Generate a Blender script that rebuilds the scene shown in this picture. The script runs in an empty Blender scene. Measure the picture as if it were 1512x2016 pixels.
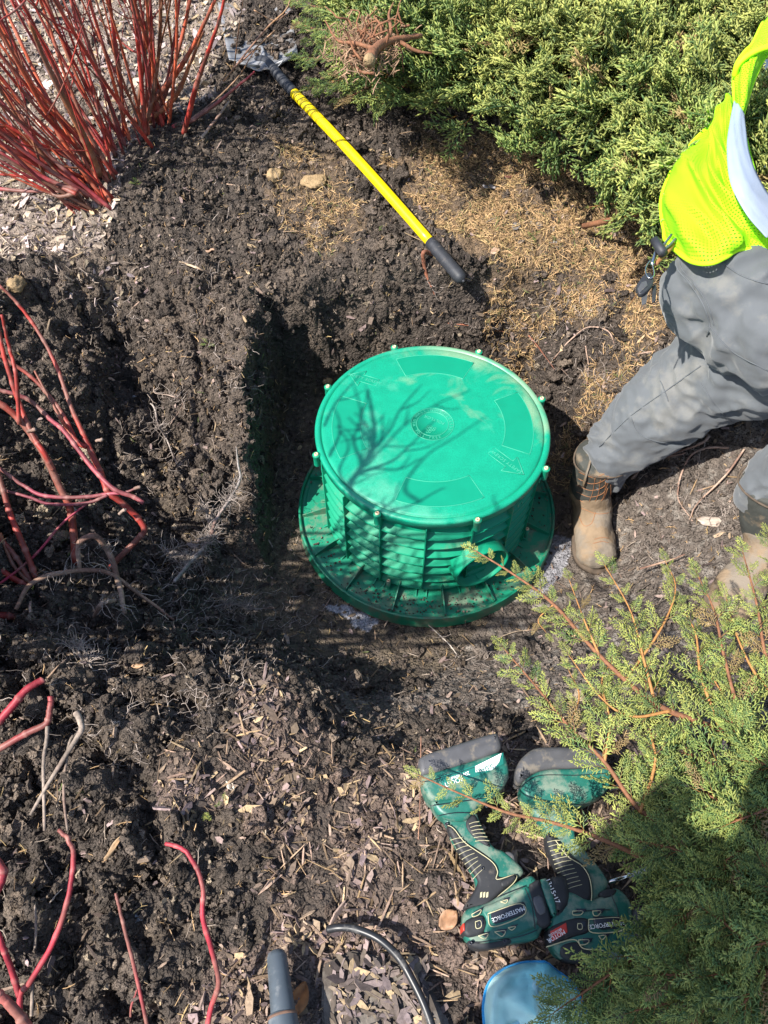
import bpy, bmesh, math, random
import numpy as np
from mathutils import Matrix, Vector, Euler
S = bpy.context.scene
rng = np.random.default_rng(7)
random.seed(7)
R = math.radians
# ------------------------------------------------------------ camera, sky, sun, exposure
PIT, ROLL = 0.9581, -0.0028
CAM = np.array([-.1387, -1.415, 2.017])
FOC, PCX, PCY = 1456., 756., 1008.
cp, sp = math.cos(PIT), math.sin(PIT)
FW = np.array([0, cp, -sp]); _u = np.array([0, sp, cp]); _r = np.array([1., 0, 0])
RT = math.cos(ROLL)*_r + math.sin(ROLL)*_u
UP = -math.sin(ROLL)*_r + math.cos(ROLL)*_u
cam = bpy.data.objects.new('camera', bpy.data.cameras.new('camera'))
S.collection.objects.link(cam); S.camera = cam
m = Matrix.Identity(4)
for i in range(3):
    m[i][0] = RT[i]; m[i][1] = UP[i]; m[i][2] = -FW[i]; m[i][3] = CAM[i]
cam.matrix_world = m
cam.data.sensor_fit = 'HORIZONTAL'; cam.data.sensor_width = 36; cam.data.lens = 36*1456/1512
cam.data.clip_start = .05; cam.data.clip_end = 300

SUN_AZ, SUN_ALT = R(31), R(50)       # light travels towards azimuth SUN_AZ (from +x to +y)
SV = np.array([-math.cos(SUN_AZ)*math.cos(SUN_ALT), -math.sin(SUN_AZ)*math.cos(SUN_ALT), math.sin(SUN_ALT)])
w = bpy.data.worlds.new('World'); S.world = w; w.use_nodes = True
nt = w.node_tree; bg = nt.nodes['Background']
sky = nt.nodes.new('ShaderNodeTexSky'); sky.sky_type = 'NISHITA'; sky.sun_disc = False
sky.sun_elevation = SUN_ALT; sky.sun_rotation = math.atan2(SV[0], SV[1]) % (2*math.pi)
nt.links.new(sky.outputs[0], bg.inputs[0]); bg.inputs[1].default_value = 0.13
sl = bpy.data.lights.new('sun', 'SUN'); sl.energy = 5.0; sl.angle = R(.55); sl.color = (1, .955, .88)
so = bpy.data.objects.new('sun', sl); S.collection.objects.link(so)
so.rotation_euler = Vector(SV).to_track_quat('Z', 'Y').to_euler(); so.location = (-4, -3, 6)
S.view_settings.view_transform = 'Standard'; S.view_settings.look = 'None'
S.view_settings.exposure = 0.93; S.view_settings.gamma = 1; S.view_settings.use_curve_mapping = False

# ------------------------------------------------------------ helpers
def at(px, py, z):
    d = (px-PCX)/FOC*RT-(py-PCY)/FOC*UP+FW
    return CAM+d*((z-CAM[2])/d[2])
def tag(o, label=None, cat=None, group=None, kind=None):
    if label: o['label'] = label
    if cat: o['category'] = cat
    if group: o['group'] = group
    if kind: o['kind'] = kind
    return o
def empty(name, loc, label, cat, group=None):
    o = bpy.data.objects.new(name, None); S.collection.objects.link(o); o.location = loc
    o.empty_display_size = .05
    return tag(o, label, cat, group)
class MB:
    def __init__(s): s.v = []; s.t = []; s.q = []; s.c = []; s.n = 0; s.uv = None
    def add(s, V, T=None, Q=None, col=None):
        V = np.asarray(V, float).reshape(-1, 3)
        if T is not None and len(T): s.t.append(np.asarray(T, int)+s.n)
        if Q is not None and len(Q): s.q.append(np.asarray(Q, int)+s.n)
        c = np.ones((len(V), 4)); 
        if col is not None: c[:, :3] = col
        s.c.append(c); s.v.append(V); s.n += len(V)
    def build(s, name, mat, parent=None, smooth=True, loc=None):
        V = np.concatenate(s.v); C = np.concatenate(s.c)
        if parent is not None: off = np.array(parent.matrix_basis.translation)
        elif loc is not None: off = np.asarray(loc, float)
        else: off = np.zeros(3)
        if parent is not None and parent.parent is not None:
            off = off+np.array(parent.parent.matrix_basis.translation)
        V = V-off
        T = np.concatenate(s.t) if s.t else np.zeros((0, 3), int)
        Q = np.concatenate(s.q) if s.q else np.zeros((0, 4), int)
        me = bpy.data.meshes.new(name)
        me.vertices.add(len(V)); me.vertices.foreach_set('co', V.ravel())
        nl = len(T)*3+len(Q)*4
        me.loops.add(nl); me.polygons.add(len(T)+len(Q))
        me.loops.foreach_set('vertex_index', np.concatenate([T.ravel(), Q.ravel()]).astype(np.int32))
        ls = np.concatenate([np.arange(len(T))*3, len(T)*3+np.arange(len(Q))*4]).astype(np.int32)
        me.polygons.foreach_set('loop_start', ls)
        me.polygons.foreach_set('use_smooth', np.full(len(T)+len(Q), smooth))
        me.update(calc_edges=True)
        a = me.color_attributes.new('Col', 'FLOAT_COLOR', 'POINT'); a.data.foreach_set('color', C.ravel().astype(np.float32))
        if s.uv is not None:
            uvl = me.uv_layers.new(name='UVMap'); idx = np.concatenate([T.ravel(), Q.ravel()])
            uvl.data.foreach_set('uv', s.uv[idx].ravel().astype(np.float32))
        me.materials.append(mat)
        o = bpy.data.objects.new(name, me); S.collection.objects.link(o)
        if parent is not None: o.parent = parent
        elif loc is not None: o.location = loc
        return o
def frames(P):
    P = np.asarray(P, float); n = len(P)
    T = np.gradient(P, axis=0); T /= np.linalg.norm(T, axis=1)[:, None]+1e-12
    a = np.array([0, 0, 1.]) if abs(T[0][2]) < .9 else np.array([1., 0, 0])
    N = np.zeros((n, 3)); N[0] = a-T[0]*(a@T[0]); N[0] /= np.linalg.norm(N[0])
    for i in range(1, n):
        v = N[i-1]-T[i]*(N[i-1]@T[i]); N[i] = v/(np.linalg.norm(v)+1e-12)
    return T, N, np.cross(T, N)
def tube(P, rad, k=8, cap=True, flat=1.0, jit=0):
    P = np.asarray(P, float); n = len(P); rad = np.broadcast_to(rad, (n,)).astype(float)
    T, N, B = frames(P)
    a = np.arange(k)*2*np.pi/k
    rr = rad[:, None]*np.ones(k)
    if jit: rr = rr*(1+jit*rng.standard_normal((n, k)))
    V = P[:, None, :]+rr[..., None]*(np.cos(a)[None, :, None]*B[:, None, :]+flat*np.sin(a)[None, :, None]*N[:, None, :])
    V = V.reshape(-1, 3); i = np.arange(n-1)[:, None]*k; j = np.arange(k)[None, :]; j2 = (j+1) % k
    Q = np.stack([i+j, i+j2, i+k+j2, i+k+j], -1).reshape(-1, 4)
    if cap:
        V = np.concatenate([V, P[:1]-T[:1]*rad[0]*.3, P[-1:]+T[-1:]*rad[-1]*.3])
        j = np.arange(k); j2 = (j+1) % k
        Tr = np.concatenate([np.stack([np.full(k, n*k), j2, j], 1), np.stack([np.full(k, n*k+1), (n-1)*k+j, (n-1)*k+j2], 1)])
        return V, Tr, Q
    return V, None, Q
def spline(P, n):
    """Catmull-Rom through P, n samples"""
    P = np.asarray(P, float); m_ = len(P)
    if m_ == 2: t = np.linspace(0, 1, n)[:, None]; return P[0]*(1-t)+P[1]*t
    E = np.concatenate([2*P[:1]-P[1:2], P, 2*P[-1:]-P[-2:-1]])
    s = np.linspace(0, m_-1-1e-9, n); i = s.astype(int); t = (s-i)[:, None]
    a, b, c, d = E[i], E[i+1], E[i+2], E[i+3]
    return .5*((2*b)+(-a+c)*t+(2*a-5*b+4*c-d)*t**2+(-a+3*b-3*c+d)*t**3)
def lathe(prof, k=96, a0=0, a1=2*math.pi, center=(0, 0)):
    prof = np.asarray(prof, float); full = abs(a1-a0-2*math.pi) < 1e-6
    a = np.linspace(a0, a1, k, endpoint=not full); n = len(prof)
    V = np.stack([center[0]+prof[:, None, 0]*np.cos(a), center[1]+prof[:, None, 0]*np.sin(a), prof[:, None, 1]+0*a], -1).reshape(-1, 3)
    kk = k if full else k-1
    i = np.arange(n-1)[:, None]*k; j = np.arange(kk)[None, :]; j2 = (j+1) % k
    Q = np.stack([i+j, i+j2, i+k+j2, i+k+j], -1).reshape(-1, 4)
    return V, None, Q
def lathe_sharp(prof, k=96):
    Vs, Qs, n = [], [], 0
    for a, b in zip(prof[:-1], prof[1:]):
        V, _, Q = lathe([a, b], k); Vs.append(V); Qs.append(Q+n); n += len(V)
    return np.concatenate(Vs), None, np.concatenate(Qs)
def box(c, s, rot=None):
    V = np.array([[x, y, z] for x in (-.5, .5) for y in (-.5, .5) for z in (-.5, .5)])*np.array(s)
    if rot is not None: V = V@np.array(rot).T
    V = V+np.array(c)
    Q = [[0, 1, 3, 2], [4, 6, 7, 5], [0, 4, 5, 1], [2, 3, 7, 6], [0, 2, 6, 4], [1, 5, 7, 3]]
    return V, None, Q
def _h(ix, iy, iz, s):
    n = (ix*374761393+iy*668265263+iz*2147483647*3+s*974634777) & 0xffffffff
    n = ((n ^ (n >> 13))*1274126177) & 0xffffffff
    n = (n ^ (n >> 16)) & 0xffffffff
    return n
_G = np.random.default_rng(3).standard_normal((256, 3)); _G /= np.linalg.norm(_G, axis=1)[:, None]
def perlin(P, f, s=0):
    P = np.asarray(P, float)*f; I = np.floor(P).astype(np.int64); F = P-I
    U = F*F*F*(F*(F*6-15)+10); out = 0
    for dx in (0, 1):
        wx = U[:, 0] if dx else 1-U[:, 0]
        for dy in (0, 1):
            wy = U[:, 1] if dy else 1-U[:, 1]
            for dz in (0, 1):
                wz = U[:, 2] if dz else 1-U[:, 2]
                g = _G[_h(I[:, 0]+dx, I[:, 1]+dy, I[:, 2]+dz, s) & 255]
                out = out+wx*wy*wz*(g[:, 0]*(F[:, 0]-dx)+g[:, 1]*(F[:, 1]-dy)+g[:, 2]*(F[:, 2]-dz))
    return out*1.6
def inpoly(x, y, poly):
    r = np.zeros(x.shape, bool); n = len(poly)
    for i in range(n):
        x0, y0 = poly[i][:2]; x1, y1 = poly[(i+1) % n][:2]
        c = ((y0 > y) != (y1 > y)) & (x < (x1-x0)*(y-y0)/(y1-y0+1e-12)+x0)
        r ^= c
    return r
def pxpoly(pts, z): return [at(a, b, z)[:2] for a, b in pts]

# ------------------------------------------------------------ materials
def mat(name, col=(.5, .5, .5), rough=.6, spec=.5, attr=False, noise=None, bump=None, metal=0, dirt=None, sheen=0, trans=0):
    """noise=(scale, amount) varies brightness; bump=(scale, strength, distance); dirt=(colour, scale, threshold)"""
    M = bpy.data.materials.new(name); M.use_nodes = True; N = M.node_tree.nodes; L = M.node_tree.links
    b = N['Principled BSDF']; b.inputs['Roughness'].default_value = rough
    b.inputs['Specular IOR Level'].default_value = spec; b.inputs['Metallic'].default_value = metal
    if sheen: b.inputs['Sheen Weight'].default_value = sheen
    tc = N.new('ShaderNodeNewGeometry').outputs['Position']
    if attr:
        a = N.new('ShaderNodeVertexColor'); a.layer_name = 'Col'; c = a.outputs[0]
    else:
        a = N.new('ShaderNodeRGB'); a.outputs[0].default_value = (*col, 1); c = a.outputs[0]
    if noise:
        n = N.new('ShaderNodeTexNoise'); n.inputs['Scale'].default_value = noise[0]; n.inputs['Detail'].default_value = 5
        L.new(tc, n.inputs['Vector'])
        r = N.new('ShaderNodeMapRange'); r.inputs[1].default_value = .25; r.inputs[2].default_value = .75
        r.inputs[3].default_value = 1-noise[1]; r.inputs[4].default_value = 1+noise[1]
        L.new(n.outputs[0], r.inputs[0])
        v = N.new('ShaderNodeVectorMath'); v.operation = 'SCALE'; L.new(c, v.inputs[0]); L.new(r.outputs[0], v.inputs['Scale']); c = v.outputs[0]
    if dirt:
        n = N.new('ShaderNodeTexNoise'); n.inputs['Scale'].default_value = dirt[1]; n.inputs['Detail'].default_value = 8; n.inputs['Roughness'].default_value = .65
        L.new(tc, n.inputs['Vector'])
        r = N.new('ShaderNodeMapRange'); r.inputs[1].default_value = dirt[2]; r.inputs[2].default_value = dirt[2]+.12
        r.inputs[4].default_value = dirt[3] if len(dirt) > 3 else .8
        L.new(n.outputs[0], r.inputs[0])
        x = N.new('ShaderNodeMix'); x.data_type = 'RGBA'; L.new(r.outputs[0], x.inputs[0]); L.new(c, x.inputs[6]); x.inputs[7].default_value = (*dirt[0], 1); c = x.outputs[2]
        r2 = N.new('ShaderNodeMapRange'); r2.inputs[3].default_value = rough; r2.inputs[4].default_value = .9; L.new(r.outputs[0], r2.inputs[0]); L.new(r2.outputs[0], b.inputs['Roughness'])
    L.new(c, b.inputs['Base Color'])
    if trans:
        t = N.new('ShaderNodeBsdfTranslucent'); L.new(c, t.inputs[0]); ms = N.new('ShaderNodeMixShader'); ms.inputs[0].default_value = trans
        L.new(b.outputs[0], ms.inputs[1]); L.new(t.outputs[0], ms.inputs[2]); L.new(ms.outputs[0], N['Material Output'].inputs[0])
    if bump:
        n = N.new('ShaderNodeTexNoise'); n.inputs['Scale'].default_value = bump[0]; n.inputs['Detail'].default_value = 6
        L.new(tc, n.inputs['Vector']); q = N.new('ShaderNodeBump'); q.inputs['Strength'].default_value = bump[1]; q.inputs['Distance'].default_value = bump[2]
        L.new(n.outputs[0], q.inputs['Height']); L.new(q.outputs[0], b.inputs['Normal'])
    return M
M_soil = mat('soil', attr=True, rough=.85, spec=.35, noise=(60, .45), bump=(330, .9, .004))
def soil_relief(M):
    N = M.node_tree.nodes; L = M.node_tree.links; b = N['Principled BSDF']; g_ = N.new('ShaderNodeNewGeometry').outputs['Position']
    prev = b.inputs['Normal'].links[0].from_socket if b.inputs['Normal'].links else None
    for kind, sc, st, ds in (('V', 95, .9, .010), ('V', 210, .8, .005), ('N', 45, .7, .014)):
        t = N.new('ShaderNodeTexVoronoi' if kind == 'V' else 'ShaderNodeTexNoise'); t.inputs['Scale'].default_value = sc; L.new(g_, t.inputs['Vector'])
        q = N.new('ShaderNodeBump'); q.inputs['Strength'].default_value = st; q.inputs['Distance'].default_value = ds; q.invert = kind == 'V'
        L.new(t.outputs[0], q.inputs['Height'])
        if prev: L.new(prev, q.inputs['Normal'])
        prev = q.outputs[0]
    L.new(prev, b.inputs['Normal'])
soil_relief(M_soil)
M_crumb = mat('soil_crumb', attr=True, rough=.88, spec=.25, noise=(200, .35), bump=(500, .6, .002))
M_chip = mat('bark_chip', attr=True, rough=.75, spec=.35, noise=(150, .35), bump=(400, .5, .001))
M_fiber = mat('dry_fibre', attr=True, rough=.7, spec=.3, noise=(90, .3))
M_leaf = mat('juniper_scale_leaf', attr=True, rough=.5, spec=.4, noise=(70, .25), trans=.18)
M_bark = mat('juniper_bark', col=(.20, .085, .04), rough=.8, noise=(120, .4), bump=(200, .6, .002))
M_red = mat('dogwood_bark', attr=True, rough=.55, spec=.4, noise=(90, .3), dirt=((.42, .33, .27), 330, .66, .8), bump=(200, .3, .001))
M_root = mat('root_bark', attr=True, rough=.8, spec=.3, noise=(150, .4), bump=(300, .6, .001))
GREEN = (.004, .30, .165)
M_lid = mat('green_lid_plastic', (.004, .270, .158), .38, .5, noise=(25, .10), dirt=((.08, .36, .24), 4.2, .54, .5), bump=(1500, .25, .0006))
M_gloss = mat('green_smooth_plastic', (.004, .243, .140), .27, .5, noise=(20, .06))
M_riser = mat('green_riser_plastic', (.003, .25, .135), .52, .35, noise=(20, .10), dirt=((.15, .19, .12), 11, .57, .6))
M_flange = mat('green_dirty_plastic', (.006, .20, .11), .45, .5, noise=(20, .12), dirt=((.16, .17, .12), 16, .50, .7))
M_emboss = mat('green_pale_edge', (.05, .37, .24), .45, .5)
M_screw = mat('brass_screw', (.72, .58, .36), .4, .5, metal=.4, noise=(300, .3))
M_rust = mat('screw_recess', (.25, .06, .03), .7)
M_yellow = mat('yellow_fibreglass', (.85, .62, .005), .33, .5, noise=(30, .08), dirt=((.45, .34, .10), 28, .66, .6))
M_blackr = mat('black_rubber', (.028, .030, .036), .55, .4, noise=(60, .25), dirt=((.10, .09, .085), 40, .60, .6))
M_steel = mat('shovel_steel', (.27, .27, .275), .5, .5, metal=.35, noise=(20, .35), dirt=((.075, .062, .052), 11, .52, .9), bump=(80, .3, .002))
M_tgreen = mat('tool_green_plastic', (.014, .120, .090), .42, .5, noise=(40, .2), dirt=((.24, .26, .20), 24, .49, .6), bump=(60, .3, .002))
M_tblack = mat('tool_black_rubber', (.022, .023, .026), .6, .4, noise=(60, .2), dirt=((.13, .11, .09), 45, .60, .6), bump=(900, .3, .0006))
M_tgrey = mat('tool_grey_plastic', (.075, .075, .08), .5, .5, noise=(40, .2), dirt=((.20, .17, .13), 35, .54, .7))
M_cream = mat('cream_edge_line', (.50, .46, .28), .6)
M_white = mat('white_print', (.75, .75, .74), .5)
M_label = mat('black_label', (.018, .020, .028), .3)
M_lblue = mat('teal_label', (.01, .15, .12), .4)
M_redlab = mat('red_label', (.50, .035, .02), .45, dirt=((.4, .28, .2), 60, .62, .5))
M_trouser = mat('grey_work_cloth', (.100, .108, .116), .85, .3, noise=(9, .16), dirt=((.20, .19, .165), 9, .52, .45), bump=(1400, .35, .0005), sheen=.2)
M_seam = mat('trouser_seam', (.10, .11, .12), .9)
M_shirt = mat('navy_shirt', (.035, .07, .125), .85, .3, noise=(8, .15), bump=(900, .3, .0006), sheen=.2)
M_tan = mat('tan_boot_leather', (.215, .155, .10), .85, .2, noise=(14, .4), dirt=((.19, .165, .135), 11, .45, .8), bump=(90, .7, .004))
M_shaft = mat('dark_boot_leather', (.05, .052, .046), .75, .3, noise=(25, .3), dirt=((.20, .15, .10), 16, .50, .8), bump=(150, .4, .002))
M_stitch = mat('orange_stitching', (.30, .13, .055), .8)
M_sole = mat('boot_sole', (.09, .065, .045), .85, noise=(40, .3))
M_refl = mat('reflective_tape', (.27, .32, .40), .35, .6, noise=(20, .05), bump=(20, .3, .004))
M_edge = mat('vest_binding', (.50, .92, .015), .7, .3)
M_skin = mat('skin', (.55, .33, .24), .5)
M_hair = mat('hair', (.04, .025, .018), .7)
M_pipe = mat('blue_grey_metal', (.085, .105, .125), .45, .5, metal=.2, noise=(18, .2), dirt=((.22, .23, .24), 26, .54, .6))
M_coup = mat('rusty_collar', (.16, .09, .06), .7, noise=(60, .4))
M_stone = mat('grey_stone', (.17, .15, .13), .85, .3, noise=(14, .3), dirt=((.06, .048, .04), 10, .44, .9), bump=(120, .7, .003))
M_hose = mat('black_poly_hose', (.018, .019, .022), .38, .5, dirt=((.16, .15, .14), 22, .52, .7))
M_knit = mat('blue_knit', attr=True, rough=.85, spec=.2, noise=(30, .12), bump=(700, .8, .002), sheen=.3)
M_clod = mat('tan_clay', (.30, .21, .115), .9, .2, noise=(60, .35), bump=(200, .9, .004))
M_deadleaf = mat('dead_leaf', attr=True, rough=.6, noise=(60, .3), trans=.15)
M_mark = mat('concrete_dust', (.42, .42, .46), .9, noise=(30, .3), bump=(200, .6, .002))
M_key = mat('key_brass', (.45, .22, .08), .4, metal=.7, noise=(100, .3))
M_chrome = mat('chrome', (.6, .6, .62), .2, metal=1)
soil_relief(M_crumb)
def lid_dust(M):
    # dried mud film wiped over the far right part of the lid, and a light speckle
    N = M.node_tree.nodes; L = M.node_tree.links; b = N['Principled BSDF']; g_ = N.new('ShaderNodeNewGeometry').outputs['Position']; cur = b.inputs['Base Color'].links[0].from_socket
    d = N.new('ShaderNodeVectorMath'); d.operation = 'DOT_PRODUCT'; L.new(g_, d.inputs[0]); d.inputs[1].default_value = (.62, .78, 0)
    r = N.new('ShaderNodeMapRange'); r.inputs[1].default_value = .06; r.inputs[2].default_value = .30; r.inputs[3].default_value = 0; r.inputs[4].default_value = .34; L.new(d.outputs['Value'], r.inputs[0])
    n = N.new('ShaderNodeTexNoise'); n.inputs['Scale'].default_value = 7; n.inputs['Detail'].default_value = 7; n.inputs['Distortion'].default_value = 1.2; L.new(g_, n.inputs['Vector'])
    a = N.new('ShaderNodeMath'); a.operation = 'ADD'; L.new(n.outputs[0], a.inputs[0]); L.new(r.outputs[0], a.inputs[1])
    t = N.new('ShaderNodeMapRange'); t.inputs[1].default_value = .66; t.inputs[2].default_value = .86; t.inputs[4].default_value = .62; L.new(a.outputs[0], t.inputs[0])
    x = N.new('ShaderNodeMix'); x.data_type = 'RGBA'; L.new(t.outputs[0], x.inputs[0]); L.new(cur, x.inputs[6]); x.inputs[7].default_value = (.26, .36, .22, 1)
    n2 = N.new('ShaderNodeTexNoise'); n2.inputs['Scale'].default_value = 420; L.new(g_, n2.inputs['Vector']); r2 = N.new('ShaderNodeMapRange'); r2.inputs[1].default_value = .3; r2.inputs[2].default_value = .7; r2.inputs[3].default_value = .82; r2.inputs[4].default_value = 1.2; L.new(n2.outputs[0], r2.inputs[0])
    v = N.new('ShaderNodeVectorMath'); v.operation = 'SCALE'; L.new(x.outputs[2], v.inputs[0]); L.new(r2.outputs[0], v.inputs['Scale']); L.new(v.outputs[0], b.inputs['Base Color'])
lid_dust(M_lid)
# fluorescent perforated vest cloth
M_vest = mat('fluorescent_mesh_cloth', (.37, .86, .012), .75, .3, noise=(12, .08), trans=.12)
def vest_holes():
    N = M_vest.node_tree.nodes; L = M_vest.node_tree.links
    uv = N.new('ShaderNodeUVMap'); uv.uv_map = 'UVMap'
    sx = N.new('ShaderNodeSeparateXYZ'); L.new(uv.outputs[0], sx.inputs[0])
    def mth(op, a, b=None, c=None):
        n = N.new('ShaderNodeMath'); n.operation = op
        for i, v in enumerate((a, b, c)):
            if v is None: continue
            if isinstance(v, (int, float)): n.inputs[i].default_value = v
            else: L.new(v, n.inputs[i])
        return n.outputs[0]
    P = .0080
    v = mth('DIVIDE', sx.outputs[1], P*.8); row = mth('FLOOR', v); fv = mth('SUBTRACT', mth('FRACT', v), .5)
    sh = mth('MULTIPLY', mth('MODULO', row, 2.0), .5)
    u = mth('ADD', mth('DIVIDE', sx.outputs[0], P), sh); fu = mth('SUBTRACT', mth('FRACT', u), .5)
    d = mth('SQRT', mth('ADD', mth('MULTIPLY', fu, fu), mth('MULTIPLY', mth('MULTIPLY', fv, fv), 2.2)))
    hole = mth('LESS_THAN', d, .27)
    tr = N.new('ShaderNodeBsdfTransparent'); ms = N.new('ShaderNodeMixShader')
    out = N['Material Output']; cur = out.inputs[0].links[0].from_socket
    L.new(hole, ms.inputs[0]); L.new(cur, ms.inputs[1]); L.new(tr.outputs[0], ms.inputs[2]); L.new(ms.outputs[0], out.inputs[0])
vest_holes()
M_vestsolid = M_edge

# ------------------------------------------------------------ ground height
CP = [ # (pixel x, pixel y, z) control points of the terrain
(-250,450,.52),(0,450,.50),(0,620,.47),(0,800,.43),(0,1000,.38),(0,1150,.36),(0,1300,.43),(0,1500,.46),(0,1750,.45),(0,2016,.45),(-300,1200,.45),(-300,2000,.45),
(120,545,.47),(165,620,.46),(145,740,.40),(200,720,.24),(230,690,.22),(260,780,.13),(330,745,.22),(300,620,.37),(380,600,.42),(450,560,.46),(480,640,.44),(400,760,.33),(440,880,.29),(485,760,.43),(490,880,.34),(484,980,.20),(470,1080,.09),
(350,900,.08),(300,1000,.09),(380,1050,.10),(420,1150,.07),(300,1120,.18),(200,900,.20),(150,1000,.27),(80,900,.36),(200,1100,.28),(250,1180,.28),(350,1230,.20),(450,1240,.08),(300,1280,.37),(400,1290,.39),(500,1330,.42),(560,1390,.43),(620,1440,.42),(560,1325,.39),(620,1375,.37),(660,1420,.36),
(510,1180,.03),(540,1250,.02),
(640,1285,.02),(720,1300,.03),(800,1260,.01),(810,1310,.04),(900,1295,.04),(700,1345,.14),(800,1350,.11),(800,1420,.26),(700,1390,.24),(700,1480,.38),(800,1500,.41),(950,1300,.07),(950,1400,.28),(1000,1240,.02),(1100,1180,.01),(1100,1300,.20),(1150,1400,.35),(900,1600,.44),(600,1500,.42),(600,1700,.45),(756,2016,.46),(1100,1600,.44),(1100,1950,.46),(1300,1300,.30),(1300,1200,.19),(1250,1130,.09),(1400,1400,.40),(1512,1500,.45),(1512,2016,.45),(1900,1500,.45),(1900,2016,.45),
(300,1500,.46),(300,1750,.45),(300,2016,.45),(150,1350,.42),
(1100,1080,0),(1180,1130,.0),(1130,1000,0),(1150,940,.0),(1240,1060,.06),(1262,980,.15),(1300,1100,.14),(1350,1000,.20),(1400,900,.30),(1500,850,.40),(1512,1000,.33),(1450,1100,.25),(1400,1170,.24),(1512,1200,.28),(1512,700,.50),(1800,1000,.45),(1800,600,.52),
(1050,595,.47),(1150,620,.47),(1250,600,.50),(1100,700,.32),(1150,760,.30),(1200,720,.38),(1120,830,.10),(1150,880,.04),(1200,820,.28),(1250,750,.40),(1290,680,.45),(1090,780,.10),
(560,555,.47),(640,540,.48),(720,535,.49),(800,555,.49),(880,575,.49),(960,575,.49),
(500,400,.55),(800,400,.55),(1100,450,.55),(1300,400,.57),(200,420,.53),(250,330,.64),(380,280,.64),(100,350,.56),(500,200,.66),(900,250,.63),(1200,250,.65),(0,200,.68),(0,0,.78),(500,0,.82),(900,0,.85),(1512,0,.85),(1512,250,.68),(-400,0,.8),(1900,0,.85)]
_c = np.array([at(*p) for p in CP])
extra = [(.5,0,0),(.48,-.15,0),(0,-.5,.0),(.42,.30,.05),(-.48,-.28,.0),(-3,-3,.45),(0,-3,.45),(3,-3,.45),(-4,0,.5),(4,0,.5),(-4,4,.9),(0,5,.95),(4,4,.9)]
_c = np.concatenate([_c, np.array(extra, float)])
def _phi(d): return d
D = np.linalg.norm(_c[:, None, :2]-_c[None, :, :2], axis=2)
n_ = len(_c)
A = np.zeros((n_+1, n_+1)); A[:n_, :n_] = _phi(D)-np.eye(n_)*.006; A[n_, :n_] = 1; A[:n_, n_] = 1
_w = np.linalg.solve(A, np.concatenate([_c[:, 2], [0]]))
def hbase(x, y):
    x = np.atleast_1d(x).astype(float); y = np.atleast_1d(y).astype(float); out = np.zeros(x.shape)
    for s in range(0, len(x), 40000):
        d = np.hypot(x[s:s+40000, None]-_c[None, :, 0], y[s:s+40000, None]-_c[None, :, 1])
        out[s:s+40000] = _phi(d)@_w[:n_]+_w[n_]
    # the dug pit: flat floor with steep, slightly ragged walls
    q_ = np.stack([x, y, 0*x], 1); wx = x+.050*perlin(q_, 4, 81)+.022*perlin(q_, 13, 83); wy = y+.045*perlin(q_, 4, 82)+.022*perlin(q_, 13, 84)
    sd = np.full(x.shape, 9.)
    for i in range(len(FLOOR)):
        a, b = np.array(FLOOR[i]), np.array(FLOOR[(i+1) % len(FLOOR)]); ab = b-a; t = np.clip(((wx-a[0])*ab[0]+(wy-a[1])*ab[1])/(ab@ab), 0, 1); sd = np.minimum(sd, np.hypot(wx-a[0]-t*ab[0], wy-a[1]-t*ab[1]))
    sd[inpoly(wx, wy, FLOOR)] = 0
    slope = np.interp(x, [-.5, 0, .35, .6], [6.5, 5.5, 3.2, 2.0])*np.interp(y, [-.5, -.2], [.6, 1.])
    out = np.minimum(out, sd*slope)
    return np.clip(out, -.005, 1.1)
FLOOR = [(-.49,.53),(-.515,.2),(-.51,-.05),(-.49,-.26),(-.35,-.42),(0,-.52),(.25,-.48),(.42,-.36),(.52,-.2),(.54,.1),(.46,.3),(.28,.48),(0,.55),(-.3,.57)]
def gz(x, y): return float(hbase(x, y)[0])
def axis_(lo, a, b, hi, st, st2):
    L_ = []; x = a; s = st2
    while x > lo: x -= s; s *= 1.12; L_.append(max(x, lo))
    L_ = L_[::-1]+list(np.arange(a, b, st)); x = L_[-1]; s = st
    while x < hi: s = min(s*1.012, .02) if x < 3.2 else s*1.18; x += s; L_.append(min(x, hi))
    return np.array(L_)
xs_l = axis_(-30, -1.25, 1.0, 30, .0055, .008)
# left and right flanks of the view also get fine spacing at the far end
def xaxis():
    L_ = list(np.arange(-1.25, 1.0, .0058)); x = 1.0; s = .0058
    R_ = []
    while x < 30: s = s*1.02 if x < 2.2 else s*1.25; x += s; R_.append(x)
    x = -1.25; s = .0058; Q_ = []
    while x > -30: s = s*1.02 if x > -2.4 else s*1.25; x -= s; Q_.append(x)
    return np.array(Q_[::-1]+L_+R_)
def yaxis():
    L_ = list(np.arange(-1.5, .8, .0058)); x = L_[-1]; s = .0058; R_ = []
    while x < 40: s = min(s*1.01, .016) if x < 3.3 else s*1.25; x += s; R_.append(x)
    x = -1.5; s = .008; Q_ = []
    while x > -30: s = s*1.25; x -= s; Q_.append(x)
    return np.array(Q_[::-1]+L_+R_)
GX, GY = xaxis(), yaxis()
XX, YY = np.meshgrid(GX, GY); gx = XX.ravel(); gy = YY.ravel()
zb = hbase(gx, gy)
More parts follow.
